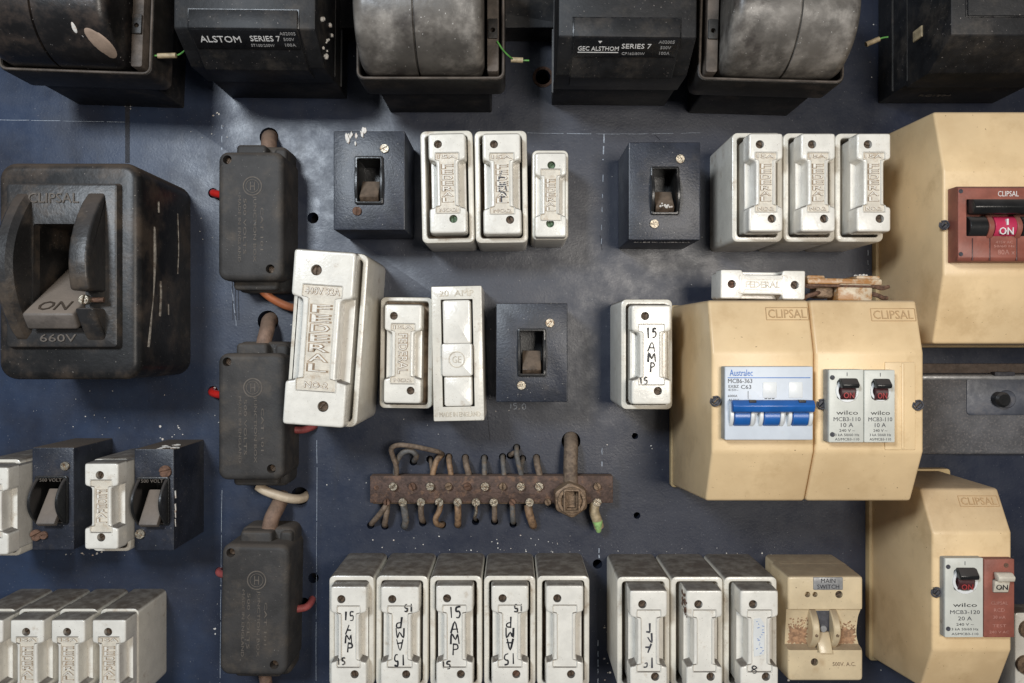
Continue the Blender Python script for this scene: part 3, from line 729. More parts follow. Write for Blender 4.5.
# ------------------------------------------------------------------ square black toggle switches
def toggle_switch(label, fr, z, tilt=0., worn=None, seed=0, screws=None, lev='toggle_brown', cowl=False):
    x0, y0, x1, y1 = rect(*fr, z); cx, cy = (x0 + x1) / 2, (y0 + y1) / 2; w, h = (x1 - x0) / 2, (y1 - y0) / 2
    rg = random.Random(seed)
    t = thing('toggle_switch', label, 'switch', cx, cy, tilt, 'square black toggle switches on the board')
    cut = G().rbox(-12.2, -21, 12.2, 21, z - 36, z + 4, 1, .1)
    g = G().rbox(-w, -h, w, h, 3, z, 1.2, .9).rbox(-w + 1.5, -h + 1.5, w - 1.5, h - 1.5, 0, 5, 3, .5)
    g.link('body', 'black_metal', t, bool_=cut)
    G().tub(-13, -22, 13, 22, z - 35, z + 2.6, z - 34.5, 2.6, 2, .8, 1).link('surround', 'toggle_black', t)
    for s in (-1, 1): G().fin(s * 10.5 - 1.4 + s, s * 10.5 + 1.4 + s, -21, 16, z + 1, 7 if cowl else 3.6, .5, .8).link('cheek', 'toggle_black', t)
    # rocker lever: slopes out towards the lower end
    b = bmesh.new(); A = [(-8.6, 2, z - 12), (8.6, 2, z - 12), (8.6, -15.5, z + 3.5), (-8.6, -15.5, z + 3.5)]
    n_ = Vector((0, 15.5, 17.5)).normalized()
    vs = [b.verts.new(Vector(p)) for p in A] + [b.verts.new(Vector(p) - n_ * 7) for p in A]
    for f in ((0, 1, 2, 3), (7, 6, 5, 4), (0, 4, 5, 1), (1, 5, 6, 2), (2, 6, 7, 3), (3, 7, 4, 0)): b.faces.new([vs[i] for i in f])
    bmesh.ops.bevel(b, geom=b.edges[:], offset=1.2, segments=2, affect='EDGES', profile=.5)
    g = G(); g.merge(b); g.link('lever', lev, t)
    for i, (sx, sy, m_, a) in enumerate(screws or ((14, 31, 'screw_bright', .5), (-9.5, -29, 'screw_bright', 1.6))):
        screw_geo(G(), sx, sy, 4.1, z - .3, 2.0, a).link('screw', m_, t)
    if worn:
        g = G()
        for _ in range(worn):
            px, py = rg.uniform(-w * .65, -w * .1), h - rg.random() ** 2 * 12; r = rg.uniform(1, 2.9)
            pts = [(px + r * rg.uniform(.5, 1.2) * math.cos(a) * .7, py + r * rg.uniform(.6, 1.7) * math.sin(a)) for a in [k * 2 * PI / 7 for k in range(7)]]
            g.poly(pts, z - .3, z + rg.uniform(.7, 1.8), bev=.3, bseg=1)
        g.link('paint_flake', 'flake', t)
    return t
toggle_switch('square black toggle switch with flaking white paint along its top edge', (333.5, 131, 405, 230, ), 66, 0, 14, 1, ((14, 29, 'screw_bright', .5), (-11, -28, 'rust', 1.6)))
s2 = toggle_switch('square black toggle switch with a chipped white-tipped lever, near the upper centre right', (628.7, 142, 700.5, 240), 70, 0, None, 2, ((14, 29, 'screw_bright', 2.1), (-9.5, -30, 'screw_bright', .2)), cowl=True)
g = G()
rgx = random.Random(8)
for _ in range(9):
    bmesh.ops.create_icosphere(g.bm, subdivisions=1, radius=rgx.uniform(.8, 1.9), matrix=Matrix.Translation((rgx.uniform(-6, 6), rgx.uniform(-15.5, -12), 73.5 + rgx.uniform(0, 1))))
g.link('paint_chip', 'flake', s2)
G().text('MADE IN AUSTRALIA', 0, 0, 0, w=52, h=3, ext=.4, mtx=Matrix.Translation((0, -45.0, 58)) @ Matrix.Rotation(PI / 2, 4, 'X')).link('stamped_lettering', 'grey_ink', s2)
toggle_switch('square black toggle switch with a plain brown lever at the centre of the board', (496, 303, 567.5, 402), 66, 0, None, 3, ((16.5, 27, 'screw_bright', .9), (-9.5, -30, 'screw_bright', .2)))

def cowl_switch(label, fr, z, sc, chips=0, lower='rust', seed=0):
    x0, y0, x1, y1 = rect(*fr, z); cx, cy = (x0 + x1) / 2, (y0 + y1) / 2; w, h = (x1 - x0) / 2, (y1 - y0) / 2
    t = thing('cowled_switch', label, 'switch', cx, cy, 0, 'narrow black switches in the left row')
    cut = G().rbox(-13.8, -21.5, 12.8, 19.5, z - 36, z + 4, 1, .1)
    G().rbox(-w, -h, w, h, 0, z, 1.2, .9).link('body', 'black_metal', t, bool_=cut)
    G().tub(-15.5, -23, 14.5, 21, z - 35, z + 2.5, z - 34.5, 2.2, 2.5, .8, 1).link('surround', 'toggle_black', t)
    for s in (-1, 1): G().fin(s * 12.5 - .5 - 1.5, s * 12.5 - .5 + 1.5, -23, 20, z + 1, 15, .7, .8).link('cheek', 'toggle_black', t)
    G().text('500 VOLT', -.5, 17.6, z + 2.2, w=20, h=3, ext=.8).link('embossed_lettering', 'emboss_grey', t)
    b = bmesh.new(); A = [(-9, 8, z - 9), (8, 8, z - 9), (8, -20, z + 12), (-9, -20, z + 12)]
    n_ = Vector((0, 21, 28)).normalized()
    vs = [b.verts.new(Vector(p)) for p in A] + [b.verts.new(Vector(p) - n_ * 6) for p in A]
    for f in ((0, 1, 2, 3), (7, 6, 5, 4), (0, 4, 5, 1), (1, 5, 6, 2), (2, 6, 7, 3), (3, 7, 4, 0)): b.faces.new([vs[i] for i in f])
    bmesh.ops.bevel(b, geom=b.edges[:], offset=1.2, segments=2, affect='EDGES', profile=.5)
    g = G(); g.merge(b); g.link('lever', 'toggle_dusty', t)
    for (sx, sy, m_, r_) in sc: screw_geo(G(), sx, sy, r_, z - .3, 2.4, rng.uniform(0, 3)).link('screw', m_, t)
    if chips:
        rg = random.Random(seed); g = G()
        for _ in range(chips):
            r = rg.uniform(.8, 2.6)
            bmesh.ops.create_icosphere(g.bm, subdivisions=1, radius=r, matrix=Matrix.Translation((rg.uniform(0, w + 1), h + rg.uniform(-1, .6), z - rg.random() * 28)) @ Matrix.Diagonal((1.5, .5, 1.1, 1)))
        for yy, r in ((-8, .8), (-14, .6), (4, .8), (-22, .5)):
            g.tube([(w + .1, yy + 4, z - 2), (w + .2, yy, z - 2.5), (w + .1, yy - 3, z - 3)], r, 6)
        g.link('paint_crumb', 'flake', t)
cowl_switch('narrow black cowled switch between the two white fuse holders at the left edge', (32, 447.5, 74, 550), 68, ((11.5, 30, 'screw_bright', 4), (-15, -33, 'rust', 5.2), (-8, -33, 'rust', 3.6)))
cowl_switch('narrow black cowled switch with crumbling paint on its top, end of the left row', (134.3, 449, 174, 550.5), 68, ((10.5, 26, 'rust', 5.5), (-12.5, -31, 'screw_bright', 4.4)), 14, seed=4)

# ------------------------------------------------------------------ porcelain fuse holders
GR = 'white porcelain fuse holders on the board'
hA = [(-.24, .39, 'screw_brown'), (.14, -.36, 'screw_green')]
fuse('first of the upper centre white fuse holders, beside the paint-flaked black switch', (421, 130.5, 473.5, 243), 66, (429, 133, 466, 233), 80, -.02, GR, hA, word='FEDERAL', dep=24, seed=11)
fuse('second of the upper centre white fuse holders, worn pen marks on its grip', (475, 130.5, 527.5, 243), 66, (483, 133, 521, 234), 80, -.012, GR,
     [(-.2, .39, 'screw_brown'), (.2, -.36, 'screw_brown')], word='FEDERAL', dep=24, seed=12, hand=('', False, .5), hand_ink='ink_grey')
fuse('small narrow white fuse holder, third in the upper centre group', (532, 150, 568.5, 240), 58, (535, 152.5, 566.5, 237), 68, 0, GR,
     [(.02, .35, 'screw_green'), (-.02, -.34, 'screw_green')], word='FEDERAL', dep=14, seed=13, rim=3, top='', bot='', nf=.28, notch=9)
for i, (x0, x1, c0, c1, l) in enumerate(((732, 782.5, 749, 783, 'left white fuse holder of the three beside the upper cream enclosure'),
                                   (783.5, 835, 801, 835.5, 'middle white fuse holder of the three beside the upper cream enclosure'),
                                   (835.5, 883.5, 857, 891, 'right white fuse holder of the three, touching the upper cream enclosure'))):
    fuse(l, (x0, 132.5 + .3 * i, x1, 242), 77, (c0, 133, c1, 231.5), 100, 0, GR, [(-.18, .385, 'screw_brown'), (.17, -.37, 'screw_brown')], word='FEDERAL', dep=26, seed=20 + i, notch=15)
# big one
cz = 110; z = 90
t = thing('fuse_holder', 'largest white fuse holder, tilted, with embossed lettering in the centre left', 'fuse holder', bx(327, z), by(338.5, z), .07, GR)
G().tub(-32, -77, 32, 77, 0, z, z - 22, 5, 7, 2).link('base', 'porcelain', t)
carrier_parts(t, -3.0, 0, 53.5, 152, z - 22, 106, [(-.12, .385, 'screw_brown'), (.14, -.385, 'screw_brown')], word='FEDERAL', top='', bot='', big=True, seed=30, notch=16, nf=.31)
for nm_, m_, ex, of in (('lettering_grime', 'grime', .25, .045), ('embossed_lettering', 'letters', .95, -.004)):
    G().text('400V 32A', -3, 40.6, 104.85, w=30, h=5.6, ext=ex, off=of).text('NO-2', -3, -40.6, 104.85, w=20, h=5.2, ext=ex, off=of).link(nm_, m_, t)
fuse('low white fuse holder with chipped corner, right of the largest tilted one', (380, 297, 432.5, 408.5), 46, (384, 304, 421.5, 403.5), 60, .012, GR,
     [(-.25, .38, 'screw_brown'), (.22, -.37, 'screw_brown')], word='FEDERAL', dep=14, seed=31, vertical=False, rim=4, notch=10)
# the squared holder with a three piece bar front
z = 70; x0, y0, x1, y1 = rect(432.3, 286, 483, 421, z)
t = thing('bar_fuse_holder', 'square-cornered white fuse holder with a three-piece bar front and round emblem', 'fuse holder', (x0 + x1) / 2, (y0 + y1) / 2, -.02, GR)
w, h = (x1 - x0) / 2, (y1 - y0) / 2
G().rbox(-w, -h, w, h, 0, z, 1.2, 1).link('base', 'porcelain', t, bool_=G().rbox(-14.6, -h + 13, 14.6, h - 12, z - 20, z + 3, .6, .1))
G().rbox(-13, -h + 14, 13, h - 13, z - 21, z - 19.5, 1, .1).link('cavity_floor', 'cavity', t)
G().rbox(-12.8, 8, 12.8, h - 12.6, z - 18, z + 2.4, 2.6, 2).rbox(-12.8, -h + 13.4, 12.8, -20, z - 18, z + 2.4, 2.6, 2).link('bar', 'porcelain_carrier', t)
G().rbox(-14, -20.5, 13.6, 9.5, z - 18, z + 6.5, 2.2, 1.8).link('grip', 'porcelain_carrier', t)
G().ring(-.5, -5.2, 7.4, 6.6, z + 6, z + 7.1, 26).text('GE', -.5, -5.2, z + 6, w=8, h=6, ext=1).link('emblem', 'grime_light', t)
G().text('20  AMP', 0, h - 6.3, z - .3, w=31, h=5.6, ext=1).text('MADE IN ENGLAND', 1, -h + 6.2, z - .3, w=37, h=4.4, ext=1).link('embossed_lettering', 'grime_light', t)
# centre 15 AMP
fuse('single white fuse holder marked 15 AMP, immediately left of the double cream enclosure', (621, 299, 672.5, 409.5), 76, (631.5, 304.5, 671.5, 404.5), 96, 0, GR,
     [(-.16, .385, 'screw_brown'), (.16, -.365, 'screw_brown')], word=None, dep=24, seed=40, hand=('x', False, 1.), notch=14)
# left row
LR = GR
fuse('white fuse holder between the two narrow black cowled switches', (92, 458.5, 131, 551.5), 66, (84.3, 463, 118, 549.5), 92, 0, LR,
     [(-.04, .36, 'screw_brown'), (.0, -.36, 'screw_brown')], word='FEDERAL', dep=22, seed=41, rim=3.6, vertical=True, notch=14, bot='', top='', nf=.29)
fuse('white fuse holder cut by the left edge, beside the first narrow black switch', (-18, 459, 21, 556), 66, (-26, 467, 8, 555), 92, 0, LR,
     [(-.04, .36, 'screw_brown'), (.0, -.36, 'screw_brown')], word='FEDERAL', dep=22, seed=42, rim=3.6, notch=14, bot='', top='')
# bottom left four
nm = ('first white fuse holder of the bottom left four, cut by the left edge', 'second white fuse holder of the bottom left four', 'third white fuse holder of the bottom left four',
      'last white fuse holder of the bottom left four, its grey side in view')
for i in range(4):
    xb = -22.5 + i * 40.9; xc = -31 + i * 41.0
    fuse(nm[i], (xb, 608.5, xb + 38.6, 702), 57, (xc, 619.5, xc + 33.6, 708), 80, 0, GR, [(-.02, .36, 'screw_brown'), (.0, -.36, 'screw_brown')],
         word='FEDERAL', dep=22, seed=50 + i, rim=3.4, notch=15, nf=.30, bot='', top='15A')
# bottom five
for i, (xb0, xb1, xc0, xc1, l, hd) in enumerate((
        (329, 374, 330.5, 366.5, 'first of the bottom five white fuse holders, faded 15 AMP upright', ('x', False, .75)),
        (376, 428, 380.5, 419, 'second of the bottom five white fuse holders, bold 15 AMP written upside down', ('x', True, 1.)),
        (430, 482, 436, 473, 'third of the bottom five white fuse holders, bold 15 AMP written upright', ('x', False, 1.)),
        (484, 535.5, 491.5, 528.5, 'fourth of the bottom five white fuse holders, 15 AMP written upside down', ('x', True, 1.)),
        (537, 589.5, 546, 583.5, 'fifth of the bottom five white fuse holders, blank without pen marks', None))):
    fuse(l, (xb0, 575.5, xb1, 687), 74, (xc0, 586 if i < 2 else 585, xc1, 687.5), 86, rng.uniform(-.004, .004), GR, [(-.2, .37, 'screw_brown'), (.17, -.37, 'screw_brown' if i != 3 else 'rust')],
         word=None if hd else None, dep=26, seed=60 + i, hand=hd, notch=12, panel=True)
for i, (xb0, xb1, xc0, xc1, l, hd) in enumerate((
        (617, 669.8, 630, 667.5, 'first of the bottom right three white fuse holders, with worn pen letters', ('', True, .1)),
        (671, 723, 686.5, 722.5, 'middle of the bottom right three white fuse holders, brown dirt on its left edge', None),
        (724, 777, 740.5, 778.5, 'last of the bottom right three white fuse holders, with a scuffed paper label', None))):
    t = fuse(l, (xb0, 576.5, xb1, 688), 74, (xc0, 590, xc1, 692), 98, 0, GR, [(-.17, .36, 'screw_brown'), (.17, -.35, 'screw_brown')], word=None, dep=26, seed=70 + i, hand=hd, notch=15, hand_ink='ink_grey')
    if i == 1:
        g = G(); rq = random.Random(9); xl = bx(686.5, 98) - (bx(671, 74) + bx(723, 74)) / 2; yt = by(590, 98) - (by(576.5, 74) + by(688, 74)) / 2
        for k in range(34):
            q = rq.uniform(.5, 1.9)
            bmesh.ops.create_icosphere(g.bm, subdivisions=1, radius=q, matrix=Matrix.Translation((xl + rq.uniform(-.9, .6), yt - 5 - rq.random() * 19, 97 - rq.random() ** 1.5 * 14)) @ Matrix.Diagonal((.5, 1.5, 1.2, 1)))
        g.link('dirt_crust', 'rust', t)
    if i == 2:
        ox = (bx(740.5, 98) + bx(778.5, 98)) / 2 - (bx(724, 74) + bx(777, 74)) / 2; oy = (by(590, 98) + by(692, 98)) / 2 - (by(576.5, 74) + by(688, 74)) / 2
        pts = [(ox - 4.5, oy - 14), (ox + 4.2, oy - 12), (ox + 4.8, oy + 2), (ox + 4.4, oy + 15), (ox + 1, oy + 20), (ox - 4.6, oy + 19), (ox - 5.2, oy + 4)]
        G().poly(pts, 96.7, 97.6, .1, 1).link('paper_label', 'window_white', t)
        g = G(); rq = random.Random(5)
        for k in range(16):
            yy = oy - 11 + k * 1.85; x_ = ox + rq.uniform(-3, 2.5); g.tube([(x_, yy, 97.6), (x_ + rq.uniform(.5, 2.2), yy + rq.uniform(-1, 1), 97.6)], .3, 5, 1, flat=.3)
        g.link('faded_writing', 'blue_ink', t)
        g = G(); pen(g, '8', ox - 8, oy - 28, 7, 6, 98, .7, rng); g.link('handwriting', 'ink', t)
# loose carrier lying on the double enclosure
z = 96
t = thing('loose_fuse_carrier', 'loose white fuse carrier lying on its side on top of the double cream enclosure', 'fuse carrier', bx(763, z), by(284.5, z), PI / 2 + .015)
carrier_parts(t, 0, 0, 25.5, 74, z - 34, z, [(0, .375, 'screw_brown'), (0, -.37, 'rust')], word=None, seed=80, notch=14, nf=.34, panel=False)
G().text('FEDERAL', 0, 0, z - .1, w=30, h=5.2, rot=PI / 2, ext=.3, off=.04).link('lettering_grime', 'grime_light', t)
G().text('FEDERAL', 0, 0, z - .1, w=30, h=5.2, rot=PI / 2, ext=.9).link('embossed_lettering', 'letters', t)
G().tube([(x, y, z + .05) for x, y in ipoly(16, 42, 4.6, 17, 17, 0, 0, 1.2)] + [(8, -20, z + .05)], .35, 5, 1).link('raised_border', 'letters', t)
# broken rusty fuse carrier beside it
z = 88
t = thing('broken_fuse_carrier', 'rusty broken fuse carrier seen from the side, with bare metal blades', 'fuse carrier', bx(846, z), by(288, z), .02)
G().rbox(-34, 3, 32, 8.5, z - 26, z, 1.6, 1).rbox(10, 8, 31, 11.5, z - 26, z - 2, 1.5, 1).rbox(-34, 7, -18, 11, z - 26, z - 2, 1.5, 1).link('carrier', 'porcelain_stained', t)
G().rbox(-8, -12.5, 23, 4, z - 22, z + 2, 3, 2).link('block', 'porcelain_stained', t)
g = G().rbox(-36, .5, 36, 2.6, z - 8, z + 3, .8, .4); g.link('blade', 'rust', t)
for s in (-1, 1):
    g = G(); g.tube([(s * 22, -4, z - 4), (s * 28, -6, z), (s * 34, -8, z - 2), (s * 38, -10 + 2 * s, z - 4)], 2.0, 8, flat=None); g.tube([(s * 24, 2, z), (s * 31, 0, z + 1), (s * 38, 2, z)], 1.6, 8)
    g.link('blade', 'rust', t)
g = G().rbox(-26, -9, -10, 1, z - 16, z - 2, 3, 2); g.link('spring_contact', 'brass', t)
for _ in range(1):
    g = G()
    for k in range(7): bmesh.ops.create_icosphere(g.bm, subdivisions=1, radius=rgx.uniform(.7, 1.5), matrix=Matrix.Translation((rgx.uniform(12, 24), 12, z - rgx.uniform(3, 16))))
    g.link('paint_crumb', 'flake', t)
# corner thing bottom right
z = 24
t = thing('terminal_block', 'white block with brown round terminals at the bottom right corner', 'terminal block', bx(1040, z), by(660, z))
G().rbox(-24, -40, 40, 46, 0, z, 3, 1.5).link('block', 'porcelain', t)
for sx, sy in ((-12, 30), (-15, -4), (-9, -30), (10, 20)): screw_geo(G(), sx, sy, 9, z - .3, 4, 1).link('screw', 'brass', t)

# ------------------------------------------------------------------ cream moulded enclosures
def cover(x0, x1, P, t, m='yellow', bev=2.4):
    return G().prof(P, x0, x1, bev, 3).link('cover', m, t)
def clip(t, x, y, z):
    g = G(); g.tube([(x - 3.2, y + 2, z), (x - 4, y - 1.5, z + 1), (x, y - 3.8, z + 1), (x + 3.6, y - .5, z + 1), (x + 2, y + 3.3, z), (x - 2, y + 3, z)], .8, 6)
    screw_geo(g, x, y, 2.7, z - 3, 4, .8); return g.link('screw', 'ink_grey', t)
ox, oy = 247.5, -54
t = thing('double_enclosure', 'wide cream plastic enclosure of two covers side by side, blue breaker in its left half', 'enclosure', ox, oy, 0, 'cream plastic breaker enclosures')
def rel(P, oy): return [(y - oy, z) for y, z in P]
P1 = rel([(35, 3), (33.5, 145), (-9, 157), (-88, 157), (-131, 137), (-143, 3)], oy)
G().rbox(157.5 - ox, -144.5 - oy, 330 - ox, 36 - oy, 0, 7, 3, 1).link('back_plate', 'yellow_back', t)
cover(159 - ox, 240.6 - ox, P1, t)
cover(241.6 - ox, 328 - ox, P1, t)
def slope_text(t, st, px0, px1, py, ya, za, yb, zb, oy_, ox_, h=7.2):
    """embossed maker's name in a frame on the sloping top of a cover; a -> b runs up the slope to the top edge"""
    up_ = Vector((0, yb - ya, zb - za)).normalized(); nr = Vector((1, 0, 0)).cross(up_)
    if nr.z < 0: nr = -nr
    f = py; o = Vector((0, ya - oy_, za)) + up_ * (f * math.hypot(yb - ya, zb - za)) + nr * .0
    zc = o.z; x0 = bx(px0, zc) - ox_; x1 = bx(px1, zc) - ox_
    MT = Matrix(((1, 0, nr.x, (x0 + x1) / 2), (0, up_.y, nr.y, o.y), (0, up_.z, nr.z, o.z), (0, 0, 0, 1)))
    w = (x1 - x0); g = G()
    g.text(st, 0, 0, -.2, w=w * .9, h=h, ext=.8, mtx=MT)
    for a in (-1, 1):
        g.rbox(-w / 2, a * h * .72 - .3, w / 2, a * h * .72 + .3, -.2, .5, .2, .1, mtx=MT); g.rbox(a * w / 2 - .3, -h * .72, a * w / 2 + .3, h * .72, -.2, .5, .2, .1, mtx=MT)
    g.link('embossed_lettering', 'yellow_line', t)
slope_text(t, 'CLIPSAL', 766, 808, .74, -9, 157, 33.5, 145, oy, ox)
slope_text(t, 'CLIPSAL', 871, 915, .72, -9, 157, 33.5, 145, oy, ox)
clip(t, bx(715.5, 158) - ox, by(401, 158) - oy, 158); clip(t, bx(821.5, 158) - ox, by(404, 158) - oy, 158.5); clip(t, bx(918, 158) - ox, by(405, 158) - oy, 158)
a = rect(885, 362, 915.5, 450, 158)
g = G().rbox(a[0] - ox, a[1] - oy, a[2] - ox, a[3] - oy, 156, 158, 1, .6).rbox(a[0] + 13 - ox, a[1] + .8 - oy, a[2] - 9 - ox, a[3] - .8 - oy, 157, 158.6, .8, .4)
g.link('blank_plate', 'yellow', t)
# upper right
ox, oy = 462, 100
t = thing('enclosure', 'large cream plastic enclosure at the upper right edge holding a red breaker', 'enclosure', ox, oy, 0, 'cream plastic breaker enclosures')
P2 = rel([(202, 3), (198, 107), (145, 122), (56, 122), (-2, 106), (-4, 3)], oy)
G().rbox(360 - ox, -6 - oy, 562 - ox, 206 - oy, 0, 8, 3, 1).link('back_plate', 'yellow_back', t)
cover(363 - ox, 556 - ox, P2, t)
clip(t, bx(944, 123) - ox, by(225, 123) - oy, 123)
# lower right
ox, oy = 394, -221
t = thing('enclosure', 'tall cream plastic enclosure at the lower right with white and red breakers', 'enclosure', ox, oy, 0, 'cream plastic breaker enclosures')
P3 = rel([(-128, 3), (-128, 98), (-162, 117), (-262, 117), (-302, 98), (-314, 3)], oy)
G().rbox(353.5 - ox, -316 - oy, 434 - ox, -126 - oy, 0, 8, 3, 1).link('back_plate', 'yellow_back', t)
cover(356.5 - ox, 424 - ox, P3, t)
slope_text(t, 'CLIPSAL', 959, 998, .70, -162, 117, -128, 98, oy, ox, 6.5)
clip(t, bx(936, 118) - ox, by(592, 118) - oy, 118)

# ------------------------------------------------------------------ breakers
def lines(g, rows, cx, z):
    for st, y, w, h in rows: g.text(st, cx, y, z, w=w, h=h, ext=.2)
z = 167
x0, y0, x1, y1 = rect(725, 366.5, 813, 440, z); ox, oy = (x0 + x1) / 2, (y0 + y1) / 2; w, h = (x1 - x0) / 2, (y1 - y0) / 2
t = thing('circuit_breaker', 'pale three-pole circuit breaker with a bright blue linked toggle bar', 'circuit breaker', ox, oy)
G().rbox(-w, -h, w, h, 153, z, 1, .8).link('body', 'breaker_blue_white', t)
G().rbox(-w - .3, -h + .2, -w + 2.2, h - .2, 153, z - 1.2, .5, .3).link('side_strip', 'breaker_side', t)
X = lambda p: bx(p, z + 1) - ox
Y = lambda p: by(p, z + 1) - oy
G().rbox(X(728), Y(378.2), X(811), Y(377.4), z - .1, z + .15, .2, .05).text('Australec', X(741.5), Y(372.8), z, w=18, h=5.0, ext=.3).link('blue_lettering', 'blue_ink', t)
g = G().text('MCB6-363', X(740.5), Y(381), z, w=19, h=3.4, ext=.2).text('C63', X(746.5), Y(387), z, w=8, h=3.2, ext=.2)
g.text('EXBZ', X(734), Y(386.5), z, w=8, h=2.2, ext=.2).text('415V~', X(733.5), Y(390), z, w=8, h=1.8, ext=.2).text('6000A', X(733), Y(396), z, w=7.5, h=1.8, ext=.2).text('AS 3111', X(734), Y(400), z, w=8, h=1.8, ext=.2)
g.rbox(X(748.2), Y(399), X(748.7), Y(391), z, z + .2, .1, .05)
for k in range(3): g.text('3', X(766.5 + 3.6 * k), Y(396.5), z, w=2.4, h=4.2, ext=.2)
g.link('lettering', 'ink', t)
g = G()
for p in (770, 796): g.rbox(X(p - 7), Y(398), X(p + 7), Y(382), z - .1, z + .4, 1, .2)
g.link('window', 'window_white', t)
for p in (741.5, 771, 799.5):
    c = X(p); b0 = Y(427.5); t0 = Y(408)
    G().fin(c - 9.6, c - 6.6, b0, t0 + 4, z - 1, 5.5, .5, .8).fin(c + 6.6, c + 9.6, b0, t0 + 4, z - 1, 5.5, .5, .8).link('toggle_guard', 'window_white', t)
    g = G(); r = 8.2; seg = 20
    g.loft([[(xx, (b0 + t0) / 2 + 1 + q * .95 * math.cos(2 * PI * k / seg), z - 1.5 + q * .8 * math.sin(2 * PI * k / seg)) for k in range(seg)] for xx, q in ((c - 6.2, r - 1), (c - 5.7, r), (c + 5.7, r), (c + 6.2, r - 1))])
    g.link('toggle', 'blue', t)
G().prof([(Y(412.5), z + 4), (Y(411), z + 9), (Y(405), z + 11), (Y(399.5), z + 8), (Y(399.8), z + 3)], X(730), X(811), .9, 2).link('toggle_bar', 'blue', t)
for q in (746, 795): G().rbox(X(q), Y(402), X(q + 7), Y(399.3), z + 6, z + 9.6, .4, .2).link('toggle_notch', 'ink', t)

def wilco(label, fr, z, zb, model, amp, on=False, side=True, group=None):
    x0, y0, x1, y1 = rect(*fr, z); ox, oy = (x0 + x1) / 2, (y0 + y1) / 2; w, h = (x1 - x0) / 2, (y1 - y0) / 2
    t = thing('circuit_breaker', label, 'circuit breaker', ox, oy, 0, group)
    fr_y = h * .22
    cut = G().rbox(-w * .55, h * .18, w * .62, h * .72, z - 7, z + 3, 2.5, .1)
    G().rbox(-w, -h, w, h, zb, z, .8, .7).link('body', 'breaker_white', t, bool_=cut)
    if side:
        G().rbox(-w - .5, -h + .3, -w + .8, h - .3, zb, z - 1, .4, .2).link('side_strip', 'breaker_side', t)
        for s in (-.78, .78): screw_geo(G(), -w + 2.6, s * h, 1.9, z - .2, .8, 1).link('rivet', 'ink_grey', t)
    c = w * .04
    G().ring(c, h * .42, w * .66, w * .52, z - 3, z + .7, 24).link('toggle_ring', 'window_white', t)
    g = G(); seg = 18
    g.loft([[(xx, h * .38 + q * math.cos(2 * PI * k / seg), z - 3 + q * .9 * math.sin(2 * PI * k / seg)) for k in range(seg)] for xx, q in ((c - w * .42, 6.6), (c - w * .38, 7.2), (c + w * .38, 7.2), (c + w * .42, 6.6))])
    g.link('rotor', 'dark_red', t)
    G().prof([(h * .50, z + 1), (h * .50, z + 6.5), (h * .60, z + 7.5), (h * .76, z + 3), (h * .76, z - 1)], c - w * .47, c + w * .52, .9, 2).link('toggle', 'toggle_black', t)
    if on:
        yy = h * .30; zz = z - 3 + 6.6
        G().text('ON', c, yy, zz - .7, w=w * .6, h=4.6, ext=.8).link('toggle_lettering', 'red_ink', t)
    g = G(); lines(g, (('wilco', -h * .18, w * 1.25, 3.3),), c, z - .02)
    g.link('maker_lettering', 'ink', t)
    g = G(); lines(g, ((model, -h * .36, w * 1.55, 3.2), (amp, -h * .52, w * .72, 3.3), ('240 V ~', -h * .67, w * .9, 2.2), ('3 kA 50/60 Hz', -h * .79, w * 1.4, 2.0), ('AS/MCB3-110', -h * .91, w * 1.4, 2.0)), c, z - .02)
    G().rbox(c - .25, h * .82, c + .25, h * .92, z, z + .2, .1, .02).link('position_mark', 'ink_grey', t)
    g.link('lettering', 'ink_grey', t)
    return t
wilco('grey-white single-pole breaker left of its twin in the double cream enclosure', (829, 369.5, 863.7, 442.5), 167, 153, 'MCB3-110', '10 A', True, True)
wilco('grey-white single-pole breaker with red ON, right of its twin in the double enclosure', (864.3, 370, 895, 442.5), 167, 153, 'MCB3-110', '10 A', True, False)
wilco('grey-white single-pole breaker beside the red one in the lower right enclosure', (945, 558, 983.3, 637.5), 124, 110, 'MCB3-120', '20 A', True, True)
# dark red breaker beside it
z = 124; x0, y0, x1, y1 = rect(984, 559, 1014.5, 637.5, z); ox, oy = (x0 + x1) / 2, (y0 + y1) / 2; w, h = (x1 - x0) / 2, (y1 - y0) / 2
t = thing('circuit_breaker', 'dull red single-pole breaker with a cream toggle in the lower right enclosure', 'circuit breaker', ox, oy)
G().rbox(-w, -h, w, h, 112, z, .8, .7).link('body', 'red_brown', t, bool_=G().rbox(-w * .45, h * .14, w * .62, h * .5, z - 7, z + 3, 1.5, .1))
G().prof([(h * .48, z + 2), (h * .48, z + 7), (h * .60, z + 8), (h * .68, z + 4), (h * .68, z)], -w * .4, w * .7, .9, 2).link('toggle', 'toggle_cream', t)
G().prof([(h * .15, z - 6), (h * .15, z + .6), (h * .46, z + 3), (h * .46, z - 6)], -w * .4, w * .58, .7, 2).link('indicator', 'toggle_cream', t)
G().text('ON', w * .08, h * .30, z + 1.6, w=w * .75, h=4.4, ext=.8).link('toggle_lettering', 'ink', t)
g = G(); lines(g, (('CLIPSAL', -h * .12, w * 1.1, 2.6), ('RCD', -h * .30, w * .7, 3), ('30 mA', -h * .48, w * .8, 2.6), ('TEST', -h * .7, w * .9, 2.4), ('240 V AC', -h * .86, w * 1.3, 2.2)), 0, z)
g.link('lettering', 'pink_ink', t)
screw_geo(G(), w * .45, h * .84, 2, z - .2, .6, 1).link('rivet', 'rust', t)
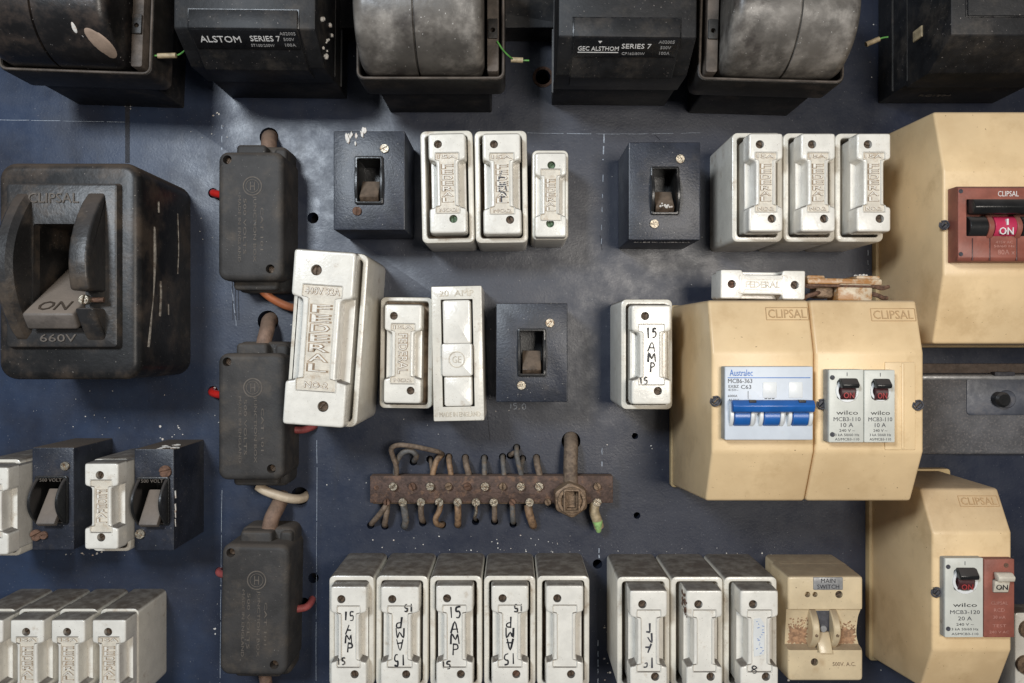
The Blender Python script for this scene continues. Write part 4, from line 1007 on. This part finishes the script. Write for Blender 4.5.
# large red-brown breaker, upper right
z = 138; x0, y0, x1, y1 = rect(959, 185.5, 1062, 261, z); ox, oy = (x0 + x1) / 2, (y0 + y1) / 2; w, h = (x1 - x0) / 2, (y1 - y0) / 2
X = lambda p: bx(p, z) - ox
Y = lambda p: by(p, z) - oy
t = thing('circuit_breaker', 'wide red-brown three-pole breaker reading ON at the upper right edge', 'circuit breaker', ox, oy)
G().prof([(-h, 117), (-h, z - 3), (-h + 3, z - 1), (Y(237), z - 1), (Y(235), z - 1), (Y(206), z - 1), (h - 2, z - 1), (h, z - 4), (h, 117)], -w, w, .4, 1).link(
    'body', 'red_brown', t, bool_=G().rbox(X(967), Y(236), X(1062), Y(199), z - 9, z + 5, 1, .1))
g = G()
for p in (973, 990.5, 1017.5, 1035): g.rbox(X(p) - .4, -h + .5, X(p) + .4, Y(238), z - 1.4, z - .6, .2, .1)
g.link('ridge', 'dark_red', t)
for c in (991, 1019, 1047):
    for s in (-1, 1): G().fin(X(c + s * 0) - 3.2, X(c) + 1.2, Y(240), Y(214), z - 3, 7, .6, .8).link('toggle_guard', 'red_brown', t); break
g = G(); seg = 20
def drum(x0, x1, m_, nm_):
    g = G(); g.loft([[(xx, Y(226.5) + q * math.cos(2 * PI * k / seg), z - 5 + q * .9 * math.sin(2 * PI * k / seg)) for k in range(seg)] for xx, q in ((x0, 8.4), (x0 + .6, 9), (x1 - .6, 9), (x1, 8.4))])
    return g.link(nm_, m_, t)
drum(X(969), X(987), 'toggle_black', 'rotor'); drum(X(994), X(1015.5), 'red_toggle', 'rotor'); drum(X(1022), X(1044), 'toggle_black', 'rotor')
G().prof([(Y(214), z - 2), (Y(215), z + 7), (Y(209), z + 11), (Y(201), z + 8), (Y(199), z - 2)], X(968), X(1062), 1.2, 2).link('toggle_bar', 'toggle_black', t)
G().rbox(X(1004.6) - .5, Y(225) - .5, X(1004.6) + .9, Y(225) + 4.5, z + 1.5, z + 4, .2, .1).text('ON', X(1004), Y(231.5), z + 2.2, w=11.5, h=6, ext=1.3).link('toggle_lettering', 'white_ink', t)
g = G().text('CLIPSAL', X(1009), Y(193.5), z - 1.1, w=17, h=4.4, ext=.3); g.link('maker_lettering', 'white_ink', t)
g = G().text('415V AC', X(1005), Y(242), z - 1.1, w=14, h=2.2, ext=.3).text('50/60 Hz', X(1005), Y(246), z - 1.1, w=17, h=2.0, ext=.3).text('80A x', X(1007), Y(252), z - 1.1, w=14, h=4, ext=.3)
g.link('lettering', 'pink_ink', t)
for yy in (191, 254): screw_geo(G(), X(961.5), Y(yy), 1.8, z - 1.3, .8, 1).link('rivet', 'ink_grey', t)

# ------------------------------------------------------------------ main switch
z = 66; x0, y0, x1, y1 = rect(788, 576, 863, 681, z); ox, oy = (x0 + x1) / 2, (y0 + y1) / 2; w, h = (x1 - x0) / 2, (y1 - y0) / 2
t = thing('main_switch', 'cream porcelain main switch with a small grey nameplate and brown scorch marks', 'switch', ox, oy)
G().rbox(-w + 1, -h + 3, w + 1, h + 1.5, 0, 34, 4, 3, bseg=3).link('base', 'cream', t)
a = w; pts = [(-a, -h), (a, -h), (a, -h + 28), (a - 2.6, -h + 36), (a - 3.6, -5), (a - 2.6, 10), (a, 17), (a, h), (-a, h), (-a, 17), (-a, -h + 28)]
cut = G().prof([(18.5, z + 2), (16.5, z - 4), (-17, z - 8), (-20.5, z + 2)], -a - 5, a + 5, .3, 1)
cut.cyl(X(0) * 0 + bx(839, z) - ox, by(594.5, z) - oy, 3.4, z - 5, z + 3, .1).cyl(bx(814.5, z) - ox, by(662, z) - oy, 3.4, z - 5, z + 3, .1)
cut.cyl(bx(807.5, z) - ox, by(594.5, z) - oy, 2.6, z - 7, z + 3, .1).cyl(bx(815, z) - ox, by(594.5, z) - oy, 2.4, z - 7, z + 3, .1)
G().poly(round_poly(pts, 3.5), 25, z, bev=2.2, bseg=3, draft=1.5).link('body', 'cream', t, bool_=cut)
cc = bx(826, z + 4) - ox
for s, xx in ((-1, cc - 9.5), (1, cc + 9.5)):
    G().fin(xx - 3.2, xx + 3.2, -21, 19, z - 8, 15, 1, .7).link('cheek', 'cream', t)
    screw_geo(G(), xx, -4, 1.5, z + 6.3, .8, 1).link('rivet', 'brass', t)
G().rbox(cc - 7, -17, cc + 7, 15, z - 9, z - 4, 1, .5).link('slot', 'ink_grey', t)
G().prof([(-21, z - 2), (-21, z + 5), (-4, z - 3), (-4, z - 7)], cc - 6, cc + 6, .8, 2).link('lever', 'cream', t)
G().cyl(cc, -1, 3, z - 5, z - 1).link('pivot', 'label_grey', t)
def blotch(t, x0, x1, y0, y1, z0, dzdy, seed):
    rg = random.Random(seed); g = G(); n = 60
    pts = []
    for k in range(n):
        a_ = 2 * PI * k / n; q = rg.uniform(.72, 1.12); c_, s_ = math.cos(a_), math.sin(a_)
        f = 1 / max(abs(c_), abs(s_)) ** .8
        pts.append(((x0 + x1) / 2 + (x1 - x0) / 2 * c_ * q * f, (y0 + y1) / 2 + (y1 - y0) / 2 * s_ * q * f))
    g.poly(pts, -.1, .12, .05, 1)
    for k in range(70):
        px, py = rg.uniform(x0, x1), y1 - 2 + rg.random() ** 1.6 * (y1 - y0) * .6; q = rg.uniform(.25, .9)
        g.poly([(px + q * math.cos(a_) * rg.uniform(.7, 1.3), py + q * math.sin(a_) * rg.uniform(.7, 1.3)) for a_ in [m * PI / 3 for m in range(6)]], -.1, .1, .03, 1)
    for v in g.bm.verts: v.co.z += z0 + dzdy * (v.co.y - y0)
    return g.link('scorch_mark', 'stain_brown', t)
sl = 4 / 33.5
blotch(t, -w + 1.5, cc - 12.5, -17.5, 0, z - 8 + .1, sl, 1); blotch(t, cc + 13, w - 4, -17.5, -2, z - 8 + .1, sl, 2)
pl = rect(813.5, 577.5, 843, 590, z + 1)
G().rbox(pl[0] - ox, pl[1] - oy, pl[2] - ox, pl[3] - oy, z - .3, z + .9, .8, .3).link('nameplate', 'label_grey', t)
px = (pl[0] + pl[2]) / 2 - ox; py = (pl[1] + pl[3]) / 2 - oy
G().text('MAIN', px, py + 2.7, z + .85, w=13, h=3.8, ext=.25).text('SWITCH', px, py - 2.7, z + .85, w=20, h=3.8, ext=.25).link('lettering', 'ink', t)
G().text('500V. A.C.', bx(844, z) - ox, by(664, z) - oy, z - .3, w=21, h=3.6, ext=.7).link('embossed_lettering', 'grime', t)
screw_geo(G(), bx(839, z) - ox, by(594.5, z) - oy, 3, z - 5, 2.6, .4).link('screw', 'screw_brown', t)
screw_geo(G(), bx(814.5, z) - ox, by(662, z) - oy, 3, z - 5, 2.6, 1.4).link('screw', 'screw_brown', t)

# ------------------------------------------------------------------ neutral bar with wires
z = 20; x0, y0, x1, y1 = rect(370, 476, 613, 504.5, z); ox, oy = (x0 + x1) / 2, (y0 + y1) / 2; w, h = (x1 - x0) / 2, (y1 - y0) / 2
t = thing('neutral_bar', 'long brown metal terminal bar with two rows of screws in the lower centre', 'terminal bar', ox, oy)
G().rbox(-w, -h + 1.5, w, h, 7, z, .8, .7).link('bar', 'bar_brown', t)
G().rbox(-w + 2, -h, w - 14, -h + 2.4, 8, z - 3, .8, .5).link('lower_strip', 'brass', t)
for i, X_ in enumerate((130, 205, 276, 348, 422, 492, 562, 633, 706, 935)):
    p = zp(X_, 262); m_ = {1: 'rust', 4: 'rust', 3: 'brass', 9: 'brass', 6: 'brass'}.get(i, 'screw_bright')
    screw_geo(G(), bx(p[0], z + 3) - ox, by(p[1], z + 3) - oy, 4.1 if m_ == 'screw_bright' else 3.5, z - .2, 4.2, rng.uniform(0, 3)).link('screw', m_, t)
for i, X_ in enumerate((105, 168, 240, 312, 385, 457, 527, 600, 668, 740, 935)):
    p = zp(X_, 324); m_ = {0: 'rust', 7: 'rust', 9: 'brass'}.get(i, 'screw_bright')
    screw_geo(G(), bx(p[0], z + 3) - ox, by(p[1], z + 3) - oy, 4.1 if m_ == 'screw_bright' else 3.2, z - .2, 4.2, rng.uniform(0, 3)).link('screw', m_, t)
g = G()
for k in range(9): g.text(str(k + 1), bx(394 + k * 18, z) - ox, -1.5, z - .1, h=3.2, ext=.35)
g.link('stamped_number', 'brass', t)
screw_geo(G(), -w + 6, 2.5, 2.4, z - .2, .8, .5).link('rivet', 'rust', t)
# big lug and nut
cxn, cyn = bx(571, 36) - ox, by(500.5, 36) - oy
hexp = [(cxn + 17.5 * math.cos(PI / 6 + k * PI / 3 + .08), cyn + 17.5 * math.sin(PI / 6 + k * PI / 3 + .08)) for k in range(6)]
G().poly(round_poly(hexp, 3), z - 6, 36, bev=2, bseg=2).link('lug_nut', 'brass', t, bool_=G().rbox(cxn - 4, cyn - 7.5, cxn + 5, cyn + 8.5, 24, 60, .8, .1))
G().ring(cxn + .5, cyn, 13, 10.5, 34, 39, 28).link('lug_collar', 'brass', t)
g = G().tub(cxn - 7.5, cyn - 11, cxn + 8.5, cyn + 11.5, 30, 41, 24, 2.2, 2, .6, 1); g.link('lug_socket', 'brass', t)
M['cable_grey'] = mat('cable_grey', (.115, .11, .105), .65, .3, 300, (.2, .16, .12), .5, ((.2, .14, .09), 220, .5, .65, .7), .5)
M['cable_tan'] = mat('cable_tan', (.26, .16, .09), .6, .3, 300, (.2, .16, .12), .4, ((.08, .05, .035), 240, .5, .65, .7), .5)
def wz(label, pts, r=2.9, m_=None):
    m_ = m_ or rng.choice(('cable_sand', 'cable_sand', 'cable_grey', 'cable_tan')); r *= .92
    return cable(label, [(*zp(X_, Y_), zz) for X_, Y_, zz in pts], r, m_, 'wire', 'brown wires at the terminal bar')
O = ('first', 'second', 'third', 'fourth', 'fifth', 'sixth', 'seventh', 'eighth', 'ninth', 'tenth')
wz('brown wire curled in a small loop above the left end of the terminal bar', [(142, 236, 12), (140, 200, 14), (146, 160, 16), (170, 128, 18), (202, 122, 18), (222, 142, 14), (214, 160, 5), (208, 166, -10)])
wz('long brown wire arching from the bar over the small loop at its left', [(140, 236, 14), (144, 190, 20), (128, 140, 24), (124, 112, 26), (150, 99, 26), (200, 102, 26), (260, 114, 22), (310, 126, 14), (322, 136, 2), (322, 140, -10)], 2.6)
wz('brown wire crossing under the end of the long arching wire', [(284, 236, 12), (288, 205, 13), (300, 165, 12), (316, 142, 6), (321, 136, -8)], 3.1)
wz('thin brown wire entering a hole just left of the crossing wire', [(280, 236, 11), (284, 200, 10), (280, 170, 6), (275, 156, -8)], 2.3)
for lab, (hx, hy), bxx, r in (('straight upper wire, first to the right of the crossing wire', (350, 146), 357, 3.0), ('upper wire above the fifth screw of the bar', (415, 149), 427, 3.3),
                      ('upper wire above the sixth bright screw of the bar', (489, 150), 490, 2.8), ('upper wire just left of the blue-streaked one', (562, 147), 567, 2.7),
                      ('thick upper wire nearest the big cable lug', (695, 150), 706, 3.5)):
    wz(lab, [(hx, hy - 2, -10), (hx, hy + 3, 2), ((hx * .7 + bxx * .3), hy + 28, 11), (bxx, hy + 60, 13), (bxx, 238, 12)], r)
wz('tall thin wire leaning right over its neighbour above the bar', [(616, 106, -8), (617, 112, 6), (618, 140, 16), (626, 180, 16), (640, 236, 12)], 2.7)
wz('short wire behind the tall leaning one', [(640, 150, -8), (640, 158, 3), (636, 190, 8), (634, 236, 9)], 2.6)
wz('curved wire end in the hole beside the tall leaning wire', [(592, 140, -8), (594, 138, 2), (602, 132, 7), (612, 128, 8)], 2.6)
wz('leftmost lower wire slanting far to the left below the bar', [(106, 330, 12), (92, 352, 14), (66, 385, 10), (46, 408, 2), (42, 414, -10)], 2.9)
wz('lower wire beside the slanting one at the left end', [(108, 330, 11), (106, 360, 12), (100, 395, 10), (97, 412, 4), (98, 420, -8)], 3.0)
wz('thick lower wire, third from the left end', [(172, 336, 12), (176, 360, 13), (180, 395, 11), (176, 418, 5), (172, 420, -8)], 3.7)
wz('grey lower wire going straight down, fourth from the left end', [(240, 330, 12), (240, 360, 12), (244, 392, 8), (247, 405, -8)], 3.1)
wz('lower wire hooking to the right like a J', [(318, 332, 12), (312, 358, 13), (298, 388, 12), (302, 408, 9), (320, 414, 3), (326, 412, -8)], 3.0)
wz('straight thick lower wire, right of the J-shaped one', [(385, 332, 12), (386, 362, 13), (386, 398, 9), (385, 412, 2), (385, 414, -8)], 3.6)
wz('thin bare lower wire twisted into its hole', [(457, 336, 12), (458, 360, 12), (452, 385, 9), (455, 400, -8)], 1.8, 'screw_bright')
wz('straight grey lower wire right of the thin bare one', [(530, 334, 12), (530, 365, 12), (530, 392, 8), (530, 402, -8)], 2.9)
wz('lower wire with pale cut end, second from the lug', [(600, 334, 12), (601, 365, 12), (603, 398, 8), (603, 410, -8)], 2.9)
wz('thickest lower wire bending right, next to the lug', [(662, 336, 12), (666, 365, 14), (677, 400, 11), (682, 415, 4), (681, 418, -8)], 4.3)
cable('thick bare brown cable running down into the big lug of the terminal bar', [(571, 436, -12), (571, 441, 4), (571, 450, 14), (570.5, 465, 18), (570.5, 488, 20)], 7.0, 'cable_sand')
cable('short tan wire with a bright green end at the right end of the bar', [(596, 500, 16), (594, 510, 18), (597, 520, 18), (599, 527, 16)], 5.0, 'ferrule', 'wire')
o = bpy.data.objects.new('x', None)
bpy.data.objects.remove(o)
cable('bright green sheath end hanging below the tan wire', [(597.5, 521, 19), (598.3, 526, 18.5), (598.6, 531, 15)], lambda u: 5.0 * (1 - u * .5) , 'green_end', 'sheath_end')

# ------------------------------------------------------------------ dusty plate at the right
t = thing('cover_plate', 'dusty grey metal plate with a black knob at the right edge', 'plate', 470, -72)
G().rbox(-72, -40, 110, 40, 0, 7, 6, 2.4, bseg=3).link('plate', 'plate_grey', t)
G().rbox(-20, -1, 110, 36, 6, 8.2, 4, 1).link('smooth_panel', 'plate_smooth', t); G().rbox(-70, 34, 110, 38.8, 6, 9, 2, 1.2).link('rolled_edge', 'label_grey', t)
G().cyl(11, 15, 7.4, 7, 18, 2, 28).link('knob', 'toggle_black', t)
G().cyl(19, 15, 9, 7, 10, 1, 28).link('washer', 'plate_smooth', t)
G().rbox(6, 38, 26, 42, 2, 11, 1, .5).link('hinge', 'ink_grey', t)
tag(G().rbox(395, -31.5, 600, -22, 0, 4, 1, .8).link('brown_strip', 'brown_strip', loc=(0, 0)), 'narrow brown strip above the dusty grey plate at the right edge', 'strip')

# ------------------------------------------------------------------ camera, light
cam = bpy.data.cameras.new('camera'); co = bpy.data.objects.new('camera', cam); COL.objects.link(co)
co.location = (0, -D * S, 0); co.rotation_euler = (PI / 2, 0, 0)
cam.sensor_width = 36; cam.lens = 36 * D / 1024; cam.clip_start = .01; cam.clip_end = 50
scn.camera = co
def area(name, x, y, z, size, power, col, tx=0, ty=0):
    l = bpy.data.lights.new(name, 'AREA'); l.shape = 'RECTANGLE'; l.size = size[0] * S; l.size_y = size[1] * S; l.energy = power; l.color = col
    o = bpy.data.objects.new(name, l); COL.objects.link(o); o.location = (x * S, -z * S, y * S)
    d = Vector((tx * S, 0, ty * S)) - o.location; o.rotation_euler = d.to_track_quat('-Z', 'Y').to_euler(); return o
area('window_light', -640, 600, 1500, (300, 300), 9.2, (.84, .92, 1.0))
area('room_light', 480, 80, 1550, (420, 380), 6.0, (1.0, .935, .85))
wd = bpy.data.worlds.new('World'); scn.world = wd; wd.use_nodes = True
bg = wd.node_tree.nodes['Background']; bg.inputs[0].default_value = (.82, .88, 1.0, 1); bg.inputs[1].default_value = .075
scn.view_settings.view_transform = 'Standard'; scn.view_settings.look = 'None'; scn.view_settings.exposure = 0.06; scn.view_settings.gamma = 1
scn.render.resolution_x = 1024; scn.render.resolution_y = 683
